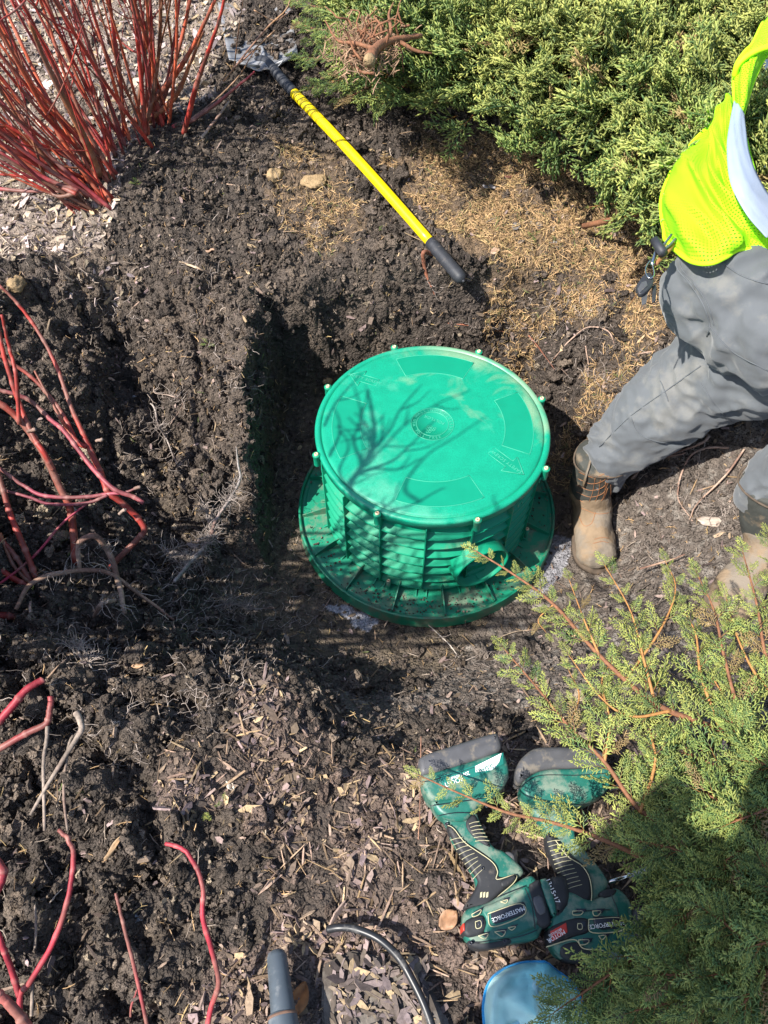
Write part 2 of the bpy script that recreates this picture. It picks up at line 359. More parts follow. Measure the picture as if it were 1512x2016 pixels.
# blur the base a little so that control points do not read as cones
Z = zb.reshape(XX.shape)
for _ in range(3):
    Z[1:-1, 1:-1] = (Z[1:-1, 1:-1]*2+Z[:-2, 1:-1]+Z[2:, 1:-1]+Z[1:-1, :-2]+Z[1:-1, 2:])/6
gzv = Z.ravel().copy()
P0 = np.stack([gx, gy, gzv], 1)
def zone(px, z, fr=9, am=.05, x=gx, y=gy):
    q = np.stack([x, y, 0*x], 1)
    return inpoly(x+am*perlin(q, fr, 11)+am*.4*perlin(q, fr*5, 12), y+am*perlin(q, fr, 13)+am*.4*perlin(q, fr*5, 14), pxpoly(px, z)).astype(float)
Z_MULCH = [(300,1560),(350,1480),(420,1500),(470,1360),(540,1300),(600,1390),(650,1480),(760,1450),(1000,1420),(1200,1430),(1700,1500),(1700,2300),(250,2300),(380,1950),(500,1850),(540,1700),(480,1600)]
Z_PALE = [(-500,-300),(700,-300),(560,40),(450,120),(400,210),(300,230),(200,330),(130,400),(-500,500)]
Z_STRIP = [(-500,380),(120,400),(200,440),(250,520),(150,560),(60,520),(-500,560)]
Z_NEED = [(830,300),(1000,310),(1250,400),(1330,480),(1290,560),(1200,560),(1100,550),(1000,530),(930,500),(840,440),(780,360)]
Z_NEED2 = [(540,330),(680,345),(720,450),(640,500),(540,440)]
Z_NEED3 = [(1200,690),(1280,670),(1290,720),(1150,850),(1060,880),(1080,820)]
Z_MARK = [(640,1190),(700,1195),(745,1222),(730,1238),(690,1225),(650,1205)]
Z_MARK2 = [(1090,1050),(1125,1060),(1110,1130),(1060,1180),(1040,1165),(1070,1120)]
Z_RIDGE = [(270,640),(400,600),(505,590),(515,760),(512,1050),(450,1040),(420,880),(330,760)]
Z_RSOIL = [(1000,1100),(1250,950),(1512,860),(1700,900),(1700,1500),(1300,1500),(1150,1420),(900,1400),(700,1440),(640,1400),(900,1290)]
zm, zp, zs = zone(Z_MULCH, .45), zone(Z_PALE, .68), zone(Z_STRIP, .5)
zn = np.maximum(np.maximum(zone(Z_NEED, .54), zone(Z_NEED2, .52)*.7), zone(Z_NEED3, .3)*.7)
zr = zone(Z_RSOIL, .2)
rad = np.hypot(gx-.0, gy)
floor_ = (1-np.clip((gzv-.03)/.10, 0, 1))*(np.hypot(gx, gy) < .9)
rough = np.where(floor_ > .5, .22, 1.0)*np.where(zr > .5, .45, 1.0)*np.where(zn > .5, .55, 1.)*np.where(zm > .5, .6, 1.)*np.where(zp > .5, .6, 1.)
rg = rough.reshape(XX.shape)
for _ in range(4): rg[1:-1, 1:-1] = (rg[:-2, 1:-1]+rg[2:, 1:-1]+rg[1:-1, :-2]+rg[1:-1, 2:])/4
rough = rg.ravel()
near = (np.abs(gx) < 3.2) & (gy > -1.8) & (gy < 4.2)
dz = np.zeros(len(gx)); q = P0[near]
n1 = perlin(q, 7, 1); n2 = np.abs(perlin(q, 19, 2)); n3 = np.abs(perlin(q, 42, 3)); n4 = np.abs(perlin(q, 95, 4)); n5 = perlin(q, 2.6, 5)
ro = rough[near]
lft = np.clip((-.42-q[:, 0])*5, 0, 1)*np.clip((.9-q[:, 1])*3, 0, 1)
n6 = np.abs(perlin(q+.03*np.stack([n1, n1, n1], 1), 8.5, 6)); n7 = np.abs(perlin(q, 15, 8))
dn = lft*ro*(.125*(n6-.22)+.050*(n7-.2))+.022*n1*(.3+.7*ro)+.012*n5+ro*(.036*n2+.020*n3+.009*n4)-ro*.017
dz[near] = dn
qx = np.zeros(len(gx)); qy = np.zeros(len(gx))
qx[near] = ro*(.020*perlin(q, 13, 21)+.008*perlin(q, 40, 23)); qy[near] = ro*(.020*perlin(q, 13, 22)+.008*perlin(q, 40, 24))
GV = np.stack([gx+qx, gy+qy, gzv+dz], 1)
# colours: what the ground is made of
DARK = np.array([.066, .052, .042]); MULCH = np.array([.150, .108, .086]); PALE = np.array([.27, .215, .175]); STRIP = np.array([.15, .115, .088])
NEED = np.array([.17, .115, .070]); CLAY = np.array([.130, .100, .076]); RS = np.array([.135, .110, .092])
col = np.tile(DARK, (len(gx), 1)); nn = np.zeros(len(gx)); nn[near] = perlin(q, 9, 31); nf = np.zeros(len(gx)); nf[near] = perlin(q, 38, 32)
def mixc(w_, c): 
    global col
    w_ = np.clip(w_, 0, 1)[:, None]; col = col*(1-w_)+c*w_
mixc(np.clip(nn*1.5+.1, 0, .6), CLAY)
mixc(floor_*np.clip(.45+nf*1.5, 0, 1), np.array([.15, .115, .075])); mixc(floor_*.3, CLAY)
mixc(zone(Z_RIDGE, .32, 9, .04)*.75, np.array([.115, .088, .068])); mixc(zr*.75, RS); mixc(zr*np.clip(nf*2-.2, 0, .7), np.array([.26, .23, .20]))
mixc(zm*np.clip(.75+nn*1.6, .15, .9), MULCH); mixc(zone(Z_MARK, .0, 12, .02)*.9, np.array([.40, .40, .44])); mixc(zone(Z_MARK2, .0, 12, .02)*.7, np.array([.30, .30, .33])); mixc(zs*.8, STRIP); mixc(zp*.9, PALE); mixc(zn*np.clip(.75+nn, 0, 1), NEED)
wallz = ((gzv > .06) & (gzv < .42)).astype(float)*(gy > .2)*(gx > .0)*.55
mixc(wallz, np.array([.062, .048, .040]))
g = MB(); ny, nx = XX.shape
i = np.arange(ny-1)[:, None]*nx; j = np.arange(nx-1)[None, :]
GQ = np.stack([i+j, i+j+1, i+nx+j+1, i+nx+j], -1).reshape(-1, 4)
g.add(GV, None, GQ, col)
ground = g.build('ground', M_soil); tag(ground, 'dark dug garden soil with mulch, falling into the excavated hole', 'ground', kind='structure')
# vertex normals for scattering
GN = np.cross(GV.reshape(ny, nx, 3)[1:-1, 2:]-GV.reshape(ny, nx, 3)[1:-1, :-2], GV.reshape(ny, nx, 3)[2:, 1:-1]-GV.reshape(ny, nx, 3)[:-2, 1:-1])
Nn = np.zeros((ny, nx, 3)); Nn[..., 2] = 1; Nn[1:-1, 1:-1] = GN/(np.linalg.norm(GN, axis=2)[..., None]+1e-12); GN = Nn.reshape(-1, 3)
AR = (np.gradient(GX)[None, :]*np.gradient(GY)[:, None]).ravel()/np.clip(GN[:, 2], .25, 1)
# in view?
dd = GV-CAM; ww = dd@FW; ppx = PCX+FOC*(dd@RT)/np.where(ww > .05, ww, 1); ppy = PCY-FOC*(dd@UP)/np.where(ww > .05, ww, 1)
VIS = (ww > .05) & (ppx > -140) & (ppx < 1650) & (ppy > -160) & (ppy < 2120)
# nearest surface height lookup on the detailed grid
def gsurf(x, y):
    ix = int(np.clip(np.searchsorted(GX, x), 1, nx-1)); iy = int(np.clip(np.searchsorted(GY, y), 1, ny-1))
    return GV[iy*nx+ix, 2]
def atg(px, py, lift=0.0):
    """the place on the ground seen at this pixel of the photograph, lifted"""
    z = .45
    lo, hi = -.02, 1.0
    zz = np.linspace(1.0, -.02, 120)
    for k in range(120):
        p = at(px, py, zz[k])
        if gsurf(p[0], p[1]) >= zz[k]: return p+np.array([0, 0, lift])
    return at(px, py, 0)+np.array([0, 0, lift])

# ------------------------------------------------------------ scattered stuff
def ico(sub):
    bm = bmesh.new(); bmesh.ops.create_icosphere(bm, subdivisions=sub, radius=1)
    V = np.array([v.co[:] for v in bm.verts]); T = np.array([[v.index for v in f.verts] for f in bm.faces]); bm.free(); return V, T
ICO1, ICO2 = ico(1), ico(2)
def rotm(n):
    q_ = rng.standard_normal((n, 4)); q_ /= np.linalg.norm(q_, axis=1)[:, None]; a, b, c, d = q_.T
    return np.stack([np.stack([1-2*(c*c+d*d), 2*(b*c-a*d), 2*(b*d+a*c)], -1), np.stack([2*(b*c+a*d), 1-2*(b*b+d*d), 2*(c*d-a*b)], -1), np.stack([2*(b*d-a*c), 2*(c*d+a*b), 1-2*(b*b+c*c)], -1)], -2)
def pick(weight, n):
    p = weight*VIS*AR; p = p/p.sum(); return rng.choice(len(p), n, p=p)
def scatter(name, temps, idx, size, cols, mtl, label, cat, aniso=(1, 1, 1), flat=False, lift=.3, jit=.0, smooth=True):
    n = len(idx); mb = MB(); k = len(temps); which = rng.integers(0, k, n)
    for t in range(k):
        s_ = np.where(which == t)[0]
        if not len(s_): continue
        V, T, Q = temps[t]; m_ = len(s_); nv = len(V)
        if flat:
            N_ = GN[idx[s_]]+rng.standard_normal((m_, 3))*flat; N_ /= np.linalg.norm(N_, axis=1)[:, None]
            a = rng.standard_normal((m_, 3)); X_ = a-N_*(a*N_).sum(1)[:, None]; X_ /= np.linalg.norm(X_, axis=1)[:, None]
            M_ = np.stack([X_, np.cross(N_, X_), N_], -1)
        else: M_ = rotm(m_)
        sc = size[s_][:, None]*np.array(aniso)*(1+.25*rng.standard_normal((m_, 3))).clip(.4, 1.8)
        W = np.einsum('nij,nvj->nvi', M_, V[None]*sc[:, None, :])
        c_ = GV[idx[s_]]+GN[idx[s_]]*(size[s_]*lift)[:, None]+rng.uniform(-.004, .004, (m_, 3))
        W = W+c_[:, None, :]
        off = (np.arange(m_)*nv)[:, None, None]
        mb.add(W.reshape(-1, 3), (T[None]+off).reshape(-1, 3) if T is not None else None, (Q[None]+off).reshape(-1, 4) if Q is not None else None, np.repeat(cols[s_], nv, 0))
    o = mb.build(name, mtl, smooth=smooth); tag(o, label, cat, kind='stuff'); return o
def lump(base, s, am=1.0):
    V, T = base; q_ = V+s*3.7; n_ = perlin(q_, 1.1, s)*.55+perlin(q_, 2.4, s+9)*.55+perlin(q_, 5.2, s+17)*.35; k_ = np.random.default_rng(s).uniform(.7, 1.3, 3)
    return V*(1+am*n_)[:, None]*k_, T, None
soilw = (1-zm*.75)*(1-zn*.85)*(1-zp*.8)*(1-floor_*.85)*(1-zr*.55)*(1-zs*.5)
ICO3 = ico(3); T1 = [lump(ICO1, s, 1.1) for s in range(8)]; T2 = [lump(ICO2, 40+s, 1.2) for s in range(8)]; T3 = [lump(ICO3, 70+s, 1.25) for s in range(8)]
def soilcol(n, lo=.6, hi=1.9):
    c = DARK*rng.uniform(lo, hi, (n, 1)); k = rng.random(n) < .16; c[k] = CLAY*rng.uniform(.8, 1.7, (k.sum(), 1))
    k = rng.random(n) < .02; c[k] = np.array([.30, .24, .17])*rng.uniform(.7, 1.2, (k.sum(), 1)); return c
def tinted(idx, n):
    c = soilcol(n); r_ = zr[idx] > .5; c[r_] = RS*rng.uniform(.6, 1.5, (r_.sum(), 1)); r_ = zm[idx] > .5; c[r_] = MULCH*rng.uniform(.5, 1.3, (r_.sum(), 1)); r_ = zp[idx] > .5; c[r_] = PALE*rng.uniform(.5, 1.1, (r_.sum(), 1)); return c
n = 44000; idx = pick(soilw, n); scatter('soil_crumbs', T1, idx, rng.gamma(5, .00085, n).clip(.0018, .009), tinted(idx, n), M_crumb, 'small dark crumbs of loose soil covering the dug ground', 'soil', smooth=False, lift=.2)
nclump = (np.clip(perlin(np.stack([gx, gy, gzv], 1), 8, 77)+.25, 0, 1))
n = 6000; idx = pick(soilw*(.25+nclump), n); scatter('soil_clods', T2, idx, rng.gamma(6, .0011, n).clip(.004, .013), tinted(idx, n), M_crumb, 'dark clods of damp soil lying round the hole', 'soil', smooth=False, lift=.15)
n = 1100; idx = pick(soilw*nclump**2, n); scatter('large_soil_clods', T3, idx, rng.gamma(5, .0026, n).clip(.009, .028), tinted(idx, n), M_crumb, 'largest dark lumps of damp soil heaped on the left bank', 'soil', lift=.05)
# bark chips
def chip_t(s):
    r_ = np.random.default_rng(s); k = 5; a = np.sort(r_.uniform(0, 2*np.pi, k))+0; a = np.arange(k)*2*np.pi/k+r_.uniform(-.35, .35, k)
    x = np.cos(a); y = np.sin(a)*r_.uniform(.6, 1.1); z = r_.uniform(-.12, .12, k)
    V = np.concatenate([np.stack([x, y, z+.5], 1), np.stack([x*.93, y*.93, z-.5], 1)])
    T = [[0, i_, i_+1] for i_ in range(1, k-1)]+[[k, k+i_+1, k+i_] for i_ in range(1, k-1)]
    Q = [[i_, i_+k, (i_+1) % k+k, (i_+1) % k] for i_ in range(k)]
    return V, np.array(T), np.array(Q)
CT = [chip_t(s) for s in range(8)]
def chipcol(n, base=(.20, .145, .118)):
    c = np.array(base)*rng.uniform(.35, 1.75, (n, 1)); c[:, 2] *= rng.uniform(.8, 1.2, n); k = rng.random(n) < .10; c[k] = np.array([.40, .29, .17])*rng.uniform(.7, 1.2, (k.sum(), 1)); return c
n = 16000; idx = pick(zm*np.clip(.5+nn*1.8, .1, 1.3)+.045, n); scatter('bark_mulch', CT, idx, rng.gamma(2.6, .0021, n).clip(.002, .021), chipcol(n), M_chip, 'brown shredded bark mulch around the drills and hose', 'mulch', (1.35, .55, .16), flat=.55, lift=.3, smooth=False)
n = 1500; idx = pick(zm+.03, n); scatter('wood_splinters', CT, idx, rng.uniform(.010, .026, n), chipcol(n, (.25, .17, .11)), M_chip, 'long thin wood splinters lying in the mulch', 'mulch', (1.3, .10, .07), flat=.4, lift=.25, smooth=False)
n = 9500; idx = pick(zp*1.0+zs*.25, n); scatter('pale_wood_chips', CT, idx, rng.gamma(4, .0024, n).clip(.004, .026), chipcol(n, (.33, .265, .22)), M_chip, 'weathered pale wood chips under the red stemmed shrub', 'mulch', (1.3, .5, .16), flat=.5, lift=.3, smooth=False)
# brown juniper litter: short bent twiglets
def litter_t(s):
    r_ = np.random.default_rng(s); P = [np.zeros(3)]; d = np.array([1., 0, 0])
    for _ in range(3): d = d+r_.uniform(-.45, .45, 3)*np.array([1, 1, .35]); d /= np.linalg.norm(d); P.append(P[-1]+d*.33)
    V, T, Q = tube(np.array(P)-P[-1]/2, [.035, .045, .035, .012], 3, cap=False)
    Vs = [V]; Qs = [Q]; n0 = len(V)
    for b in (1, 2):
        p = np.array(P[b])-P[-1]/2; e = p+np.array([.16, r_.choice([-1, 1])*.2, .05])
        v_, _, q_ = tube([p, e], [.03, .01], 3, cap=False); Vs.append(v_); Qs.append(q_+n0); n0 += len(v_)
    return np.concatenate(Vs), None, np.concatenate(Qs)
LT = [litter_t(s) for s in range(8)]
zneed = np.maximum(zone(Z_NEED, .54, 7, .09), zone(Z_NEED2, .52, 8, .07)*.5); zneed = np.maximum(zneed, zone(Z_NEED3, .3, 10, .05)*.6)
zneed = zneed*np.clip(.75+perlin(P0, 8, 55)*1.3, .1, 1.5)
n = 19000; idx = pick(zneed+.012, n)
c_ = np.array([.46, .30, .155])*rng.uniform(.4, 1.4, (n, 1)); k_ = rng.random(n) < .25; c_[k_] = np.array([.50, .36, .17])*rng.uniform(.6, 1.2, (k_.sum(), 1)); k_ = rng.random(n) < .04; c_[k_] = np.array([.14, .17, .06])
scatter('juniper_litter', LT, idx, rng.uniform(.012, .032, n), c_, M_fiber, 'orange brown fallen juniper twiglets beside the shovel handle', 'litter', (1, 1, 1), flat=.35, lift=.18)
n = 2600; idx = pick(zs+zp*.25+.10, n)
scatter('dry_plant_fibres', LT, idx, rng.uniform(.012, .04, n), np.array([.36, .29, .23])*rng.uniform(.5, 1.3, (n, 1)), M_fiber, 'pale dry fibres and straw scattered over the soil', 'litter', (1, .8, .8), flat=.5, lift=.3)

# ============================================================ SEPTIC RISER
ris = empty('septic_riser', (0, 0, 0), 'round green plastic septic riser with bolted lid standing in the dug hole', 'septic riser')
ZT = .43; RL = .336
def ang(k): return R(107.85-45*k)
# outer wall: stacked sloping tiers
TZ = np.linspace(.378, .064, 8); RI, RO = .299, .328
prof = [(.326, .404), (.326, .394), (.318, .388)]
for k in range(7):
    zt, zb_ = TZ[k], TZ[k+1]
    prof += [(RI+.004, zt-.0005), (RI+.011, zb_+.016), (RO-.003, zb_+.0034), (RO, zb_+.0028), (RO, zb_), (RI+.004, zb_-.0005)]
prof += [(RI+.007, .05), (.33, .046)]
mb = MB(); mb.add(*lathe_sharp(prof, 128)); mb.build('wall', M_riser, ris)
for k in range(16):
    a = R(107.85-22.5*k); mb = MB()
    c, s = math.cos(a), math.sin(a); rm = np.array([[c, -s, 0], [s, c, 0], [0, 0, 1]])
    V = np.array([[x, y, z] for y in (-.0016, .0016) for x, z in ((.296, .388), (RO+.003, .380), (RO+.005, .06), (.296, .06))])@rm.T
    mb.add(V, None, [[0, 1, 2, 3], [7, 6, 5, 4], [0, 4, 5, 1], [1, 5, 6, 2], [2, 6, 7, 3], [3, 7, 4, 0]])
    for sgn in (-1, 1):   # small braces at the foot
        v = np.array([[.31, sgn*.014, .062], [.345, sgn*.014, .05], [.31, sgn*.014, .05], [.31, sgn*.017, .062], [.345, sgn*.017, .05], [.31, sgn*.017, .05]])@rm.T
        mb.add(v, [[0, 1, 2], [3, 5, 4]], [[0, 3, 4, 1]])
    mb.build('rib', M_riser, ris, smooth=False)
# flange
FR = .421
mb = MB(); mb.add(*lathe_sharp([(.30, .050), (.34, .046), (.395, .040), (.4, .038), (.409, .037), (.4105, .048), (.414, .050), (.418, .048), (FR, .0), (FR-.004, -.01), (.30, -.01)], 128)); mb.build('flange', M_flange, ris)
for k in range(16):
    a = R(96-22.5*k); c, s = math.cos(a), math.sin(a); rm = np.array([[c, -s, 0], [s, c, 0], [0, 0, 1]])
    V = np.array([[x, y, z] for y in (-.0017, .0017) for x, z in ((.318, .078), (.338, .076), (.372, .062), (.405, .049), (.405, .036), (.318, .036))])@rm.T
    mb = MB(); mb.add(V, [[0, 1, 2], [0, 2, 5], [8, 7, 6], [11, 8, 6]], [[2, 3, 4, 5], [11, 10, 9, 8], [0, 6, 7, 1], [1, 7, 8, 2], [2, 8, 9, 3], [3, 9, 10, 4], [5, 11, 6, 0]]); mb.build('gusset', M_flange, ris, smooth=False)
def screw(p, r0, par, nm='screw'):
    mb = MB(); mb.add(*lathe([(r0*1.0, -.006), (r0, .002), (r0*.8, .0035), (r0*.42, .0035), (r0*.40, .0005), (0.0001, .0005)], 20)); mb.v[0] += p
    o = mb.build(nm, M_screw, par)
    m2 = MB(); m2.add(*lathe([(r0*.38, .0010), (0.0001, .0010)], 12)); m2.v[0] += p; m2.build('screw_recess', M_rust, o, smooth=False)
for k in range(4):   # flange screws with their sleeves
    a = R(-130+45*k+18); p = np.array([.335*math.cos(a), .335*math.sin(a), .088])
    mb = MB(); mb.add(*lathe([(.0075, -.045), (.0075, -.001), (.0001, -.001)], 16)); mb.v[0] += p; mb.build('screw_sleeve', M_flange, ris)
    screw(p, .0055, ris)
for k in range(5):   # round cast marks on the flange
    a = R(-165+38*k); p = np.array([.372*math.cos(a), .372*math.sin(a), .0435]); mb = MB()
    mb.add(*tube([p+np.array([.009*math.cos(t), .009*math.sin(t), 0]) for t in np.linspace(0, 6.283, 21)], .0009, 4, cap=False)); mb.build('cast_ring', M_flange, ris)
# pipe port: hooded round opening on the front right
pa = R(-66); pc = np.array([.291*math.cos(pa), .291*math.sin(pa), .182]); pn = np.array([math.cos(pa), math.sin(pa), 0]); pt = np.array([-math.sin(pa), math.cos(pa), 0]); pu = np.array([0, 0, 1.])
def port_l(prof, k=56):
    V, T, Q = lathe(prof, k); return pc+V[:, :1]*pt+V[:, 1:2]*pu+V[:, 2:3]*pn, T, Q
mb = MB(); mb.add(*port_l([(.086, .0), (.0855, .062), (.084, .067), (.080, .064), (.077, .026), (.073, .022)])); mb.build('port_collar', M_riser, ris)
mb = MB(); mb.add(*port_l([(.075, .0215), (.070, .026), (.060, .027), (.0001, .027)])); mb.build('port_cover', M_riser, ris)
for sg in (-1, 0, 1):
    b0 = pc+pt*sg*.022+pn*.03; mb = MB(); mb.add(*box(b0+np.array([0, 0, -.100]), (.003, .05, .045), rm if False else np.array([[pt[0], pn[0], 0], [pt[1], pn[1], 0], [0, 0, 1]]))); mb.build('port_brace', M_riser, ris, smooth=False)
mb = MB()
for k in range(420):   # crumbs of soil caught on the flange
    a = rng.choice([-2.6, -2.0, -1.35, -.9, .2, 2.6, -1.7])+rng.normal(0, .16); r_ = rng.uniform(.345, .407); VV, TT, _ = lump(ICO1, k % 9); s_ = rng.uniform(.0008, .0034)
    mb.add(np.array([r_*math.cos(a), r_*math.sin(a), .046+s_*.3])+(VV@rotm(1)[0].T)*s_, TT, None, DARK*rng.uniform(.8, 3.4))
o = mb.build('soil_crumbs', M_crumb, ris, smooth=False); o['kind'] = 'stuff'
# lid
lid_o = MB()
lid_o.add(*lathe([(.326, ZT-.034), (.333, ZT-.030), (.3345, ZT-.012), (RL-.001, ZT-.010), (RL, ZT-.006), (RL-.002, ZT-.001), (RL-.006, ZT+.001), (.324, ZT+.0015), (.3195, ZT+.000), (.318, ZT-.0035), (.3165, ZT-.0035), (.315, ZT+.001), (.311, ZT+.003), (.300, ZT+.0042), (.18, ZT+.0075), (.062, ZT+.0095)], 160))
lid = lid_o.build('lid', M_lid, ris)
def lidz(r): return ZT+np.interp(r, [.062, .18, .300, .311], [.0095, .0075, .0042, .003])
mb = MB(); mb.add(*lathe([(.300, ZT+.0047), (.3085, ZT+.0040), (.3165, ZT-.0030)], 160))
mb2 = MB(); mb2.add(*lathe([(.062, ZT+.0095), (.0616, ZT+.0088), (.0001, ZT+.0088)], 64)); mb2.build('emblem_disc', M_gloss, lid)
# smooth rectangular arc panels (slightly recessed, pale edges)
def arc_panel(ac, half, r0, r1):
    n = 28; a = np.linspace(ac-half, ac+half, n); mb = MB(); rr = np.linspace(r0, r1, 5)
    V = np.array([[r_*math.cos(t), r_*math.sin(t), lidz(r_)+.0005] for r_ in rr for t in a])
    i = np.arange(4)[:, None]*n; j = np.arange(n-1)[None, :]
    mb.add(V, None, np.stack([i+j, i+n+j, i+n+j+1, i+j+1], -1).reshape(-1, 4)); p = mb.build('smooth_panel', M_gloss, lid)
    loop = [(r0, t) for t in a]+[(r_, a[-1]) for r_ in rr]+[(r1, t) for t in a[::-1]]+[(r_, a[0]) for r_ in rr[::-1]]
    mb = MB(); mb.add(*tube([(r_*math.cos(t), r_*math.sin(t), lidz(r_)+.0004) for r_, t in loop], .0009, 4, cap=False)); mb.build('panel_edge', M_emboss, p)
for ad in (86, 2, -88, 181):
    arc_panel(R(ad), R(24.5), .206, .286)
def flat_poly(pts, z, th=.0010, edge=True, nm='arrow', mtl=M_gloss, par=None):
    n = len(pts); V = np.array([[x, y, z+th] for x, y in pts]); me = bpy.data.meshes.new(nm)
    off = np.array(par.matrix_basis.translation)*0
    me.from_pydata([tuple(v) for v in V], [], [list(range(n))]); me.materials.append(mtl)
    o = bpy.data.objects.new(nm, me); S.collection.objects.link(o); o.parent = par
    if edge:
        mb = MB(); L_ = list(V)+[V[0], V[1]]
        for k in range(n): mb.add(*tube([V[k], V[(k+1) % n]], .0009, 4))
        mb.build('arrow_edge', M_emboss, o)
    return o
def text(s, size, M4, mtl, par, nm='lettering', ext=.0004, spacing=1.0, align='CENTER'):
    cu = bpy.data.curves.new('t', 'FONT'); cu.body = s; cu.size = size; cu.extrude = ext; cu.align_x = align; cu.align_y = 'CENTER'; cu.space_character = spacing; cu.resolution_u = 2
    o = bpy.data.objects.new('t', cu); S.collection.objects.link(o); dg = bpy.context.evaluated_depsgraph_get(); dg.update()
    me = bpy.data.meshes.new_from_object(o.evaluated_get(dg)); bpy.data.objects.remove(o); bpy.data.curves.remove(cu)
    me.transform(M4); me.materials.clear(); me.materials.append(mtl)
    q = bpy.data.objects.new(nm, me); S.collection.objects.link(q)
    if par is not None: q.parent = par
    return q
def frame4(o, x, y):
    x = np.array(x, float); x /= np.linalg.norm(x); y = np.array(y, float); y = y-x*(x@y); y /= np.linalg.norm(y); z = np.cross(x, y)
    M_ = Matrix.Identity(4)
    for i in range(3): M_[i][0] = x[i]; M_[i][1] = y[i]; M_[i][2] = z[i]; M_[i][3] = o[i]
    return M_
def arrow(tail, tip):
    a = at(*tail, ZT+.005)[:2]; b = at(*tip, ZT+.005)[:2]; d = b-a; L_ = np.linalg.norm(d); d /= L_; n = np.array([-d[1], d[0]])
    pts = [a+n*.0145, a+d*L_*.56+n*.0145, a+d*L_*.56+n*.034, b, a+d*L_*.56-n*.034, a+d*L_*.56-n*.0145, a-n*.0145]
    z = lidz(np.linalg.norm((a+b)/2)); o = flat_poly(pts, z, par=lid)
    c = a+d*L_*.47
    text('SAFETY SCREW', .0150, frame4((c[0], c[1], z+.0014), (-d[0], -d[1], 0), (-n[0], -n[1], 0)) if True else None, M_emboss, o, ext=.0003, spacing=1.05)
arrow((967, 888), (1031, 935)); arrow((743, 754), (689, 738))
# emblem ring and letters
for r_ in (.0605, .0455):
    mb = MB(); mb.add(*tube([(r_*math.cos(t), r_*math.sin(t), ZT+.0092) for t in np.linspace(0, 6.2832, 65)], .0009, 4, cap=False)); mb.build('emblem_ring', M_emboss, lid)
def ringtext(s, a_mid, r_, size, inward):
    n = len(s); st = size*.82/r_
    for k, ch in enumerate(s):
        if ch == ' ': continue
        t = a_mid+((n-1)/2-k)*st*(1 if not inward else -1)
        o = (r_*math.cos(t), r_*math.sin(t), ZT+.0096); out = (math.cos(t), math.sin(t), 0); tg = (math.sin(t), -math.cos(t), 0)
        if inward: out = tuple(-v for v in out); tg = tuple(-v for v in tg)
        text(ch, size, frame4(o, tg, out), M_emboss, lid, ext=.0003)
ringtext('WALLINGFORD', R(90), .0528, .0125, False); ringtext('CT 06492', R(15), .0528, .0125, False); ringtext('TOLL FREE', R(-110), .0528, .0115, True); ringtext('USA', R(-185), .0528, .0115, True)
text("POLYLOK", .0145, frame4((.006, .016, ZT+.0094), (-.88, .47, 0), (-.47, -.88, 0)), M_emboss, lid, ext=.0003)
for rr_ in range(4):
    for cc in range(4-abs(rr_-1) if rr_ else 2):
        c = np.array([-.012+cc*.0072-(rr_ % 2)*.0036, -.010-rr_*.0064]); mb = MB()
        mb.add(*tube([(c[0]+.0038*math.cos(t), c[1]+.0038*math.sin(t), ZT+.0092) for t in np.linspace(0, 6.2832, 7)], .0006, 3, cap=False)); mb.build('honeycomb_cell', M_emboss, lid)
for k in range(8):
    a = ang(k); p = np.array([.3425*math.cos(a), .3425*math.sin(a), ZT-.001]); mb = MB()
    mb.add(*lathe([(.0095, -.040), (.0098, -.006), (.0108, -.004), (.0112, .0015), (.0102, .003), (.0001, .003)], 20)); mb.v[0] += p
    mb.add(*box(p+np.array([-.012*math.cos(a), -.012*math.sin(a), -.010]), (.02, .016, .016), [[math.cos(a), -math.sin(a), 0], [math.sin(a), math.cos(a), 0], [0, 0, 1]]))
    b = mb.build('screw_boss', M_riser, ris); screw(p+np.array([0, 0, .003]), .0062, ris)
for ad in (-47, -29):   # lifting eyes under the rim
    a = R(ad); p = np.array([.337*math.cos(a), .337*math.sin(a), ZT-.040]); tg = np.array([-math.sin(a), math.cos(a), 0])
    mb = MB(); mb.add(*tube([p+tg*.008*math.cos(t)+np.array([0, 0, .009*math.sin(t)]) for t in np.linspace(-.6, 3.8, 12)], .0022, 6)); mb.build('loop', M_riser, ris)

# ============================================================ SHOVEL
sh = empty('shovel', at(700, 330, .6), 'long shovel with yellow handle, black grip and muddy steel blade lying on the soil', 'shovel')
A0 = at(905, 545, .535); A1 = at(850, 480, .555); B0 = at(578, 182, .70); B1 = at(528, 128, .735)
dirh = (B0-A0)/np.linalg.norm(B0-A0)
yl = [A1+(B0-A1)*t+np.array([0, 0, .010*math.sin(math.pi*t)]) for t in np.linspace(0, 1, 20)]
mb = MB(); mb.add(*tube(yl, np.linspace(.0165, .0178, 20), 24)); mb.build('handle', M_yellow, sh)
gp = [A1+dirh*.01, A1-dirh*.012, A1-(A1-A0)*.35, A1-(A1-A0)*.8, A0, A0-dirh*.010, A0-dirh*.017, A0-dirh*.020]
mb = MB(); mb.add(*tube(gp, [.0190, .0205, .0208, .0212, .0212, .0185, .012, .003], 24)); mb.build('grip', M_blackr, sh)
mb = MB(); mb.add(*tube([A0-dirh*.017, A0-dirh*.024], [.006, .004], 12)); mb.build('end_cap', M_blackr, sh)
B2 = at(500, 127, .715); B3 = at(470, 120, .70)
mb = MB(); mb.add(*tube(spline([B0-dirh*.005, B0+dirh*.05, B1+dirh*.02, B2], 16), np.concatenate([[.0190], np.linspace(.0196, .0190, 15)]), 20)); mb.build('socket', M_blackr, sh)
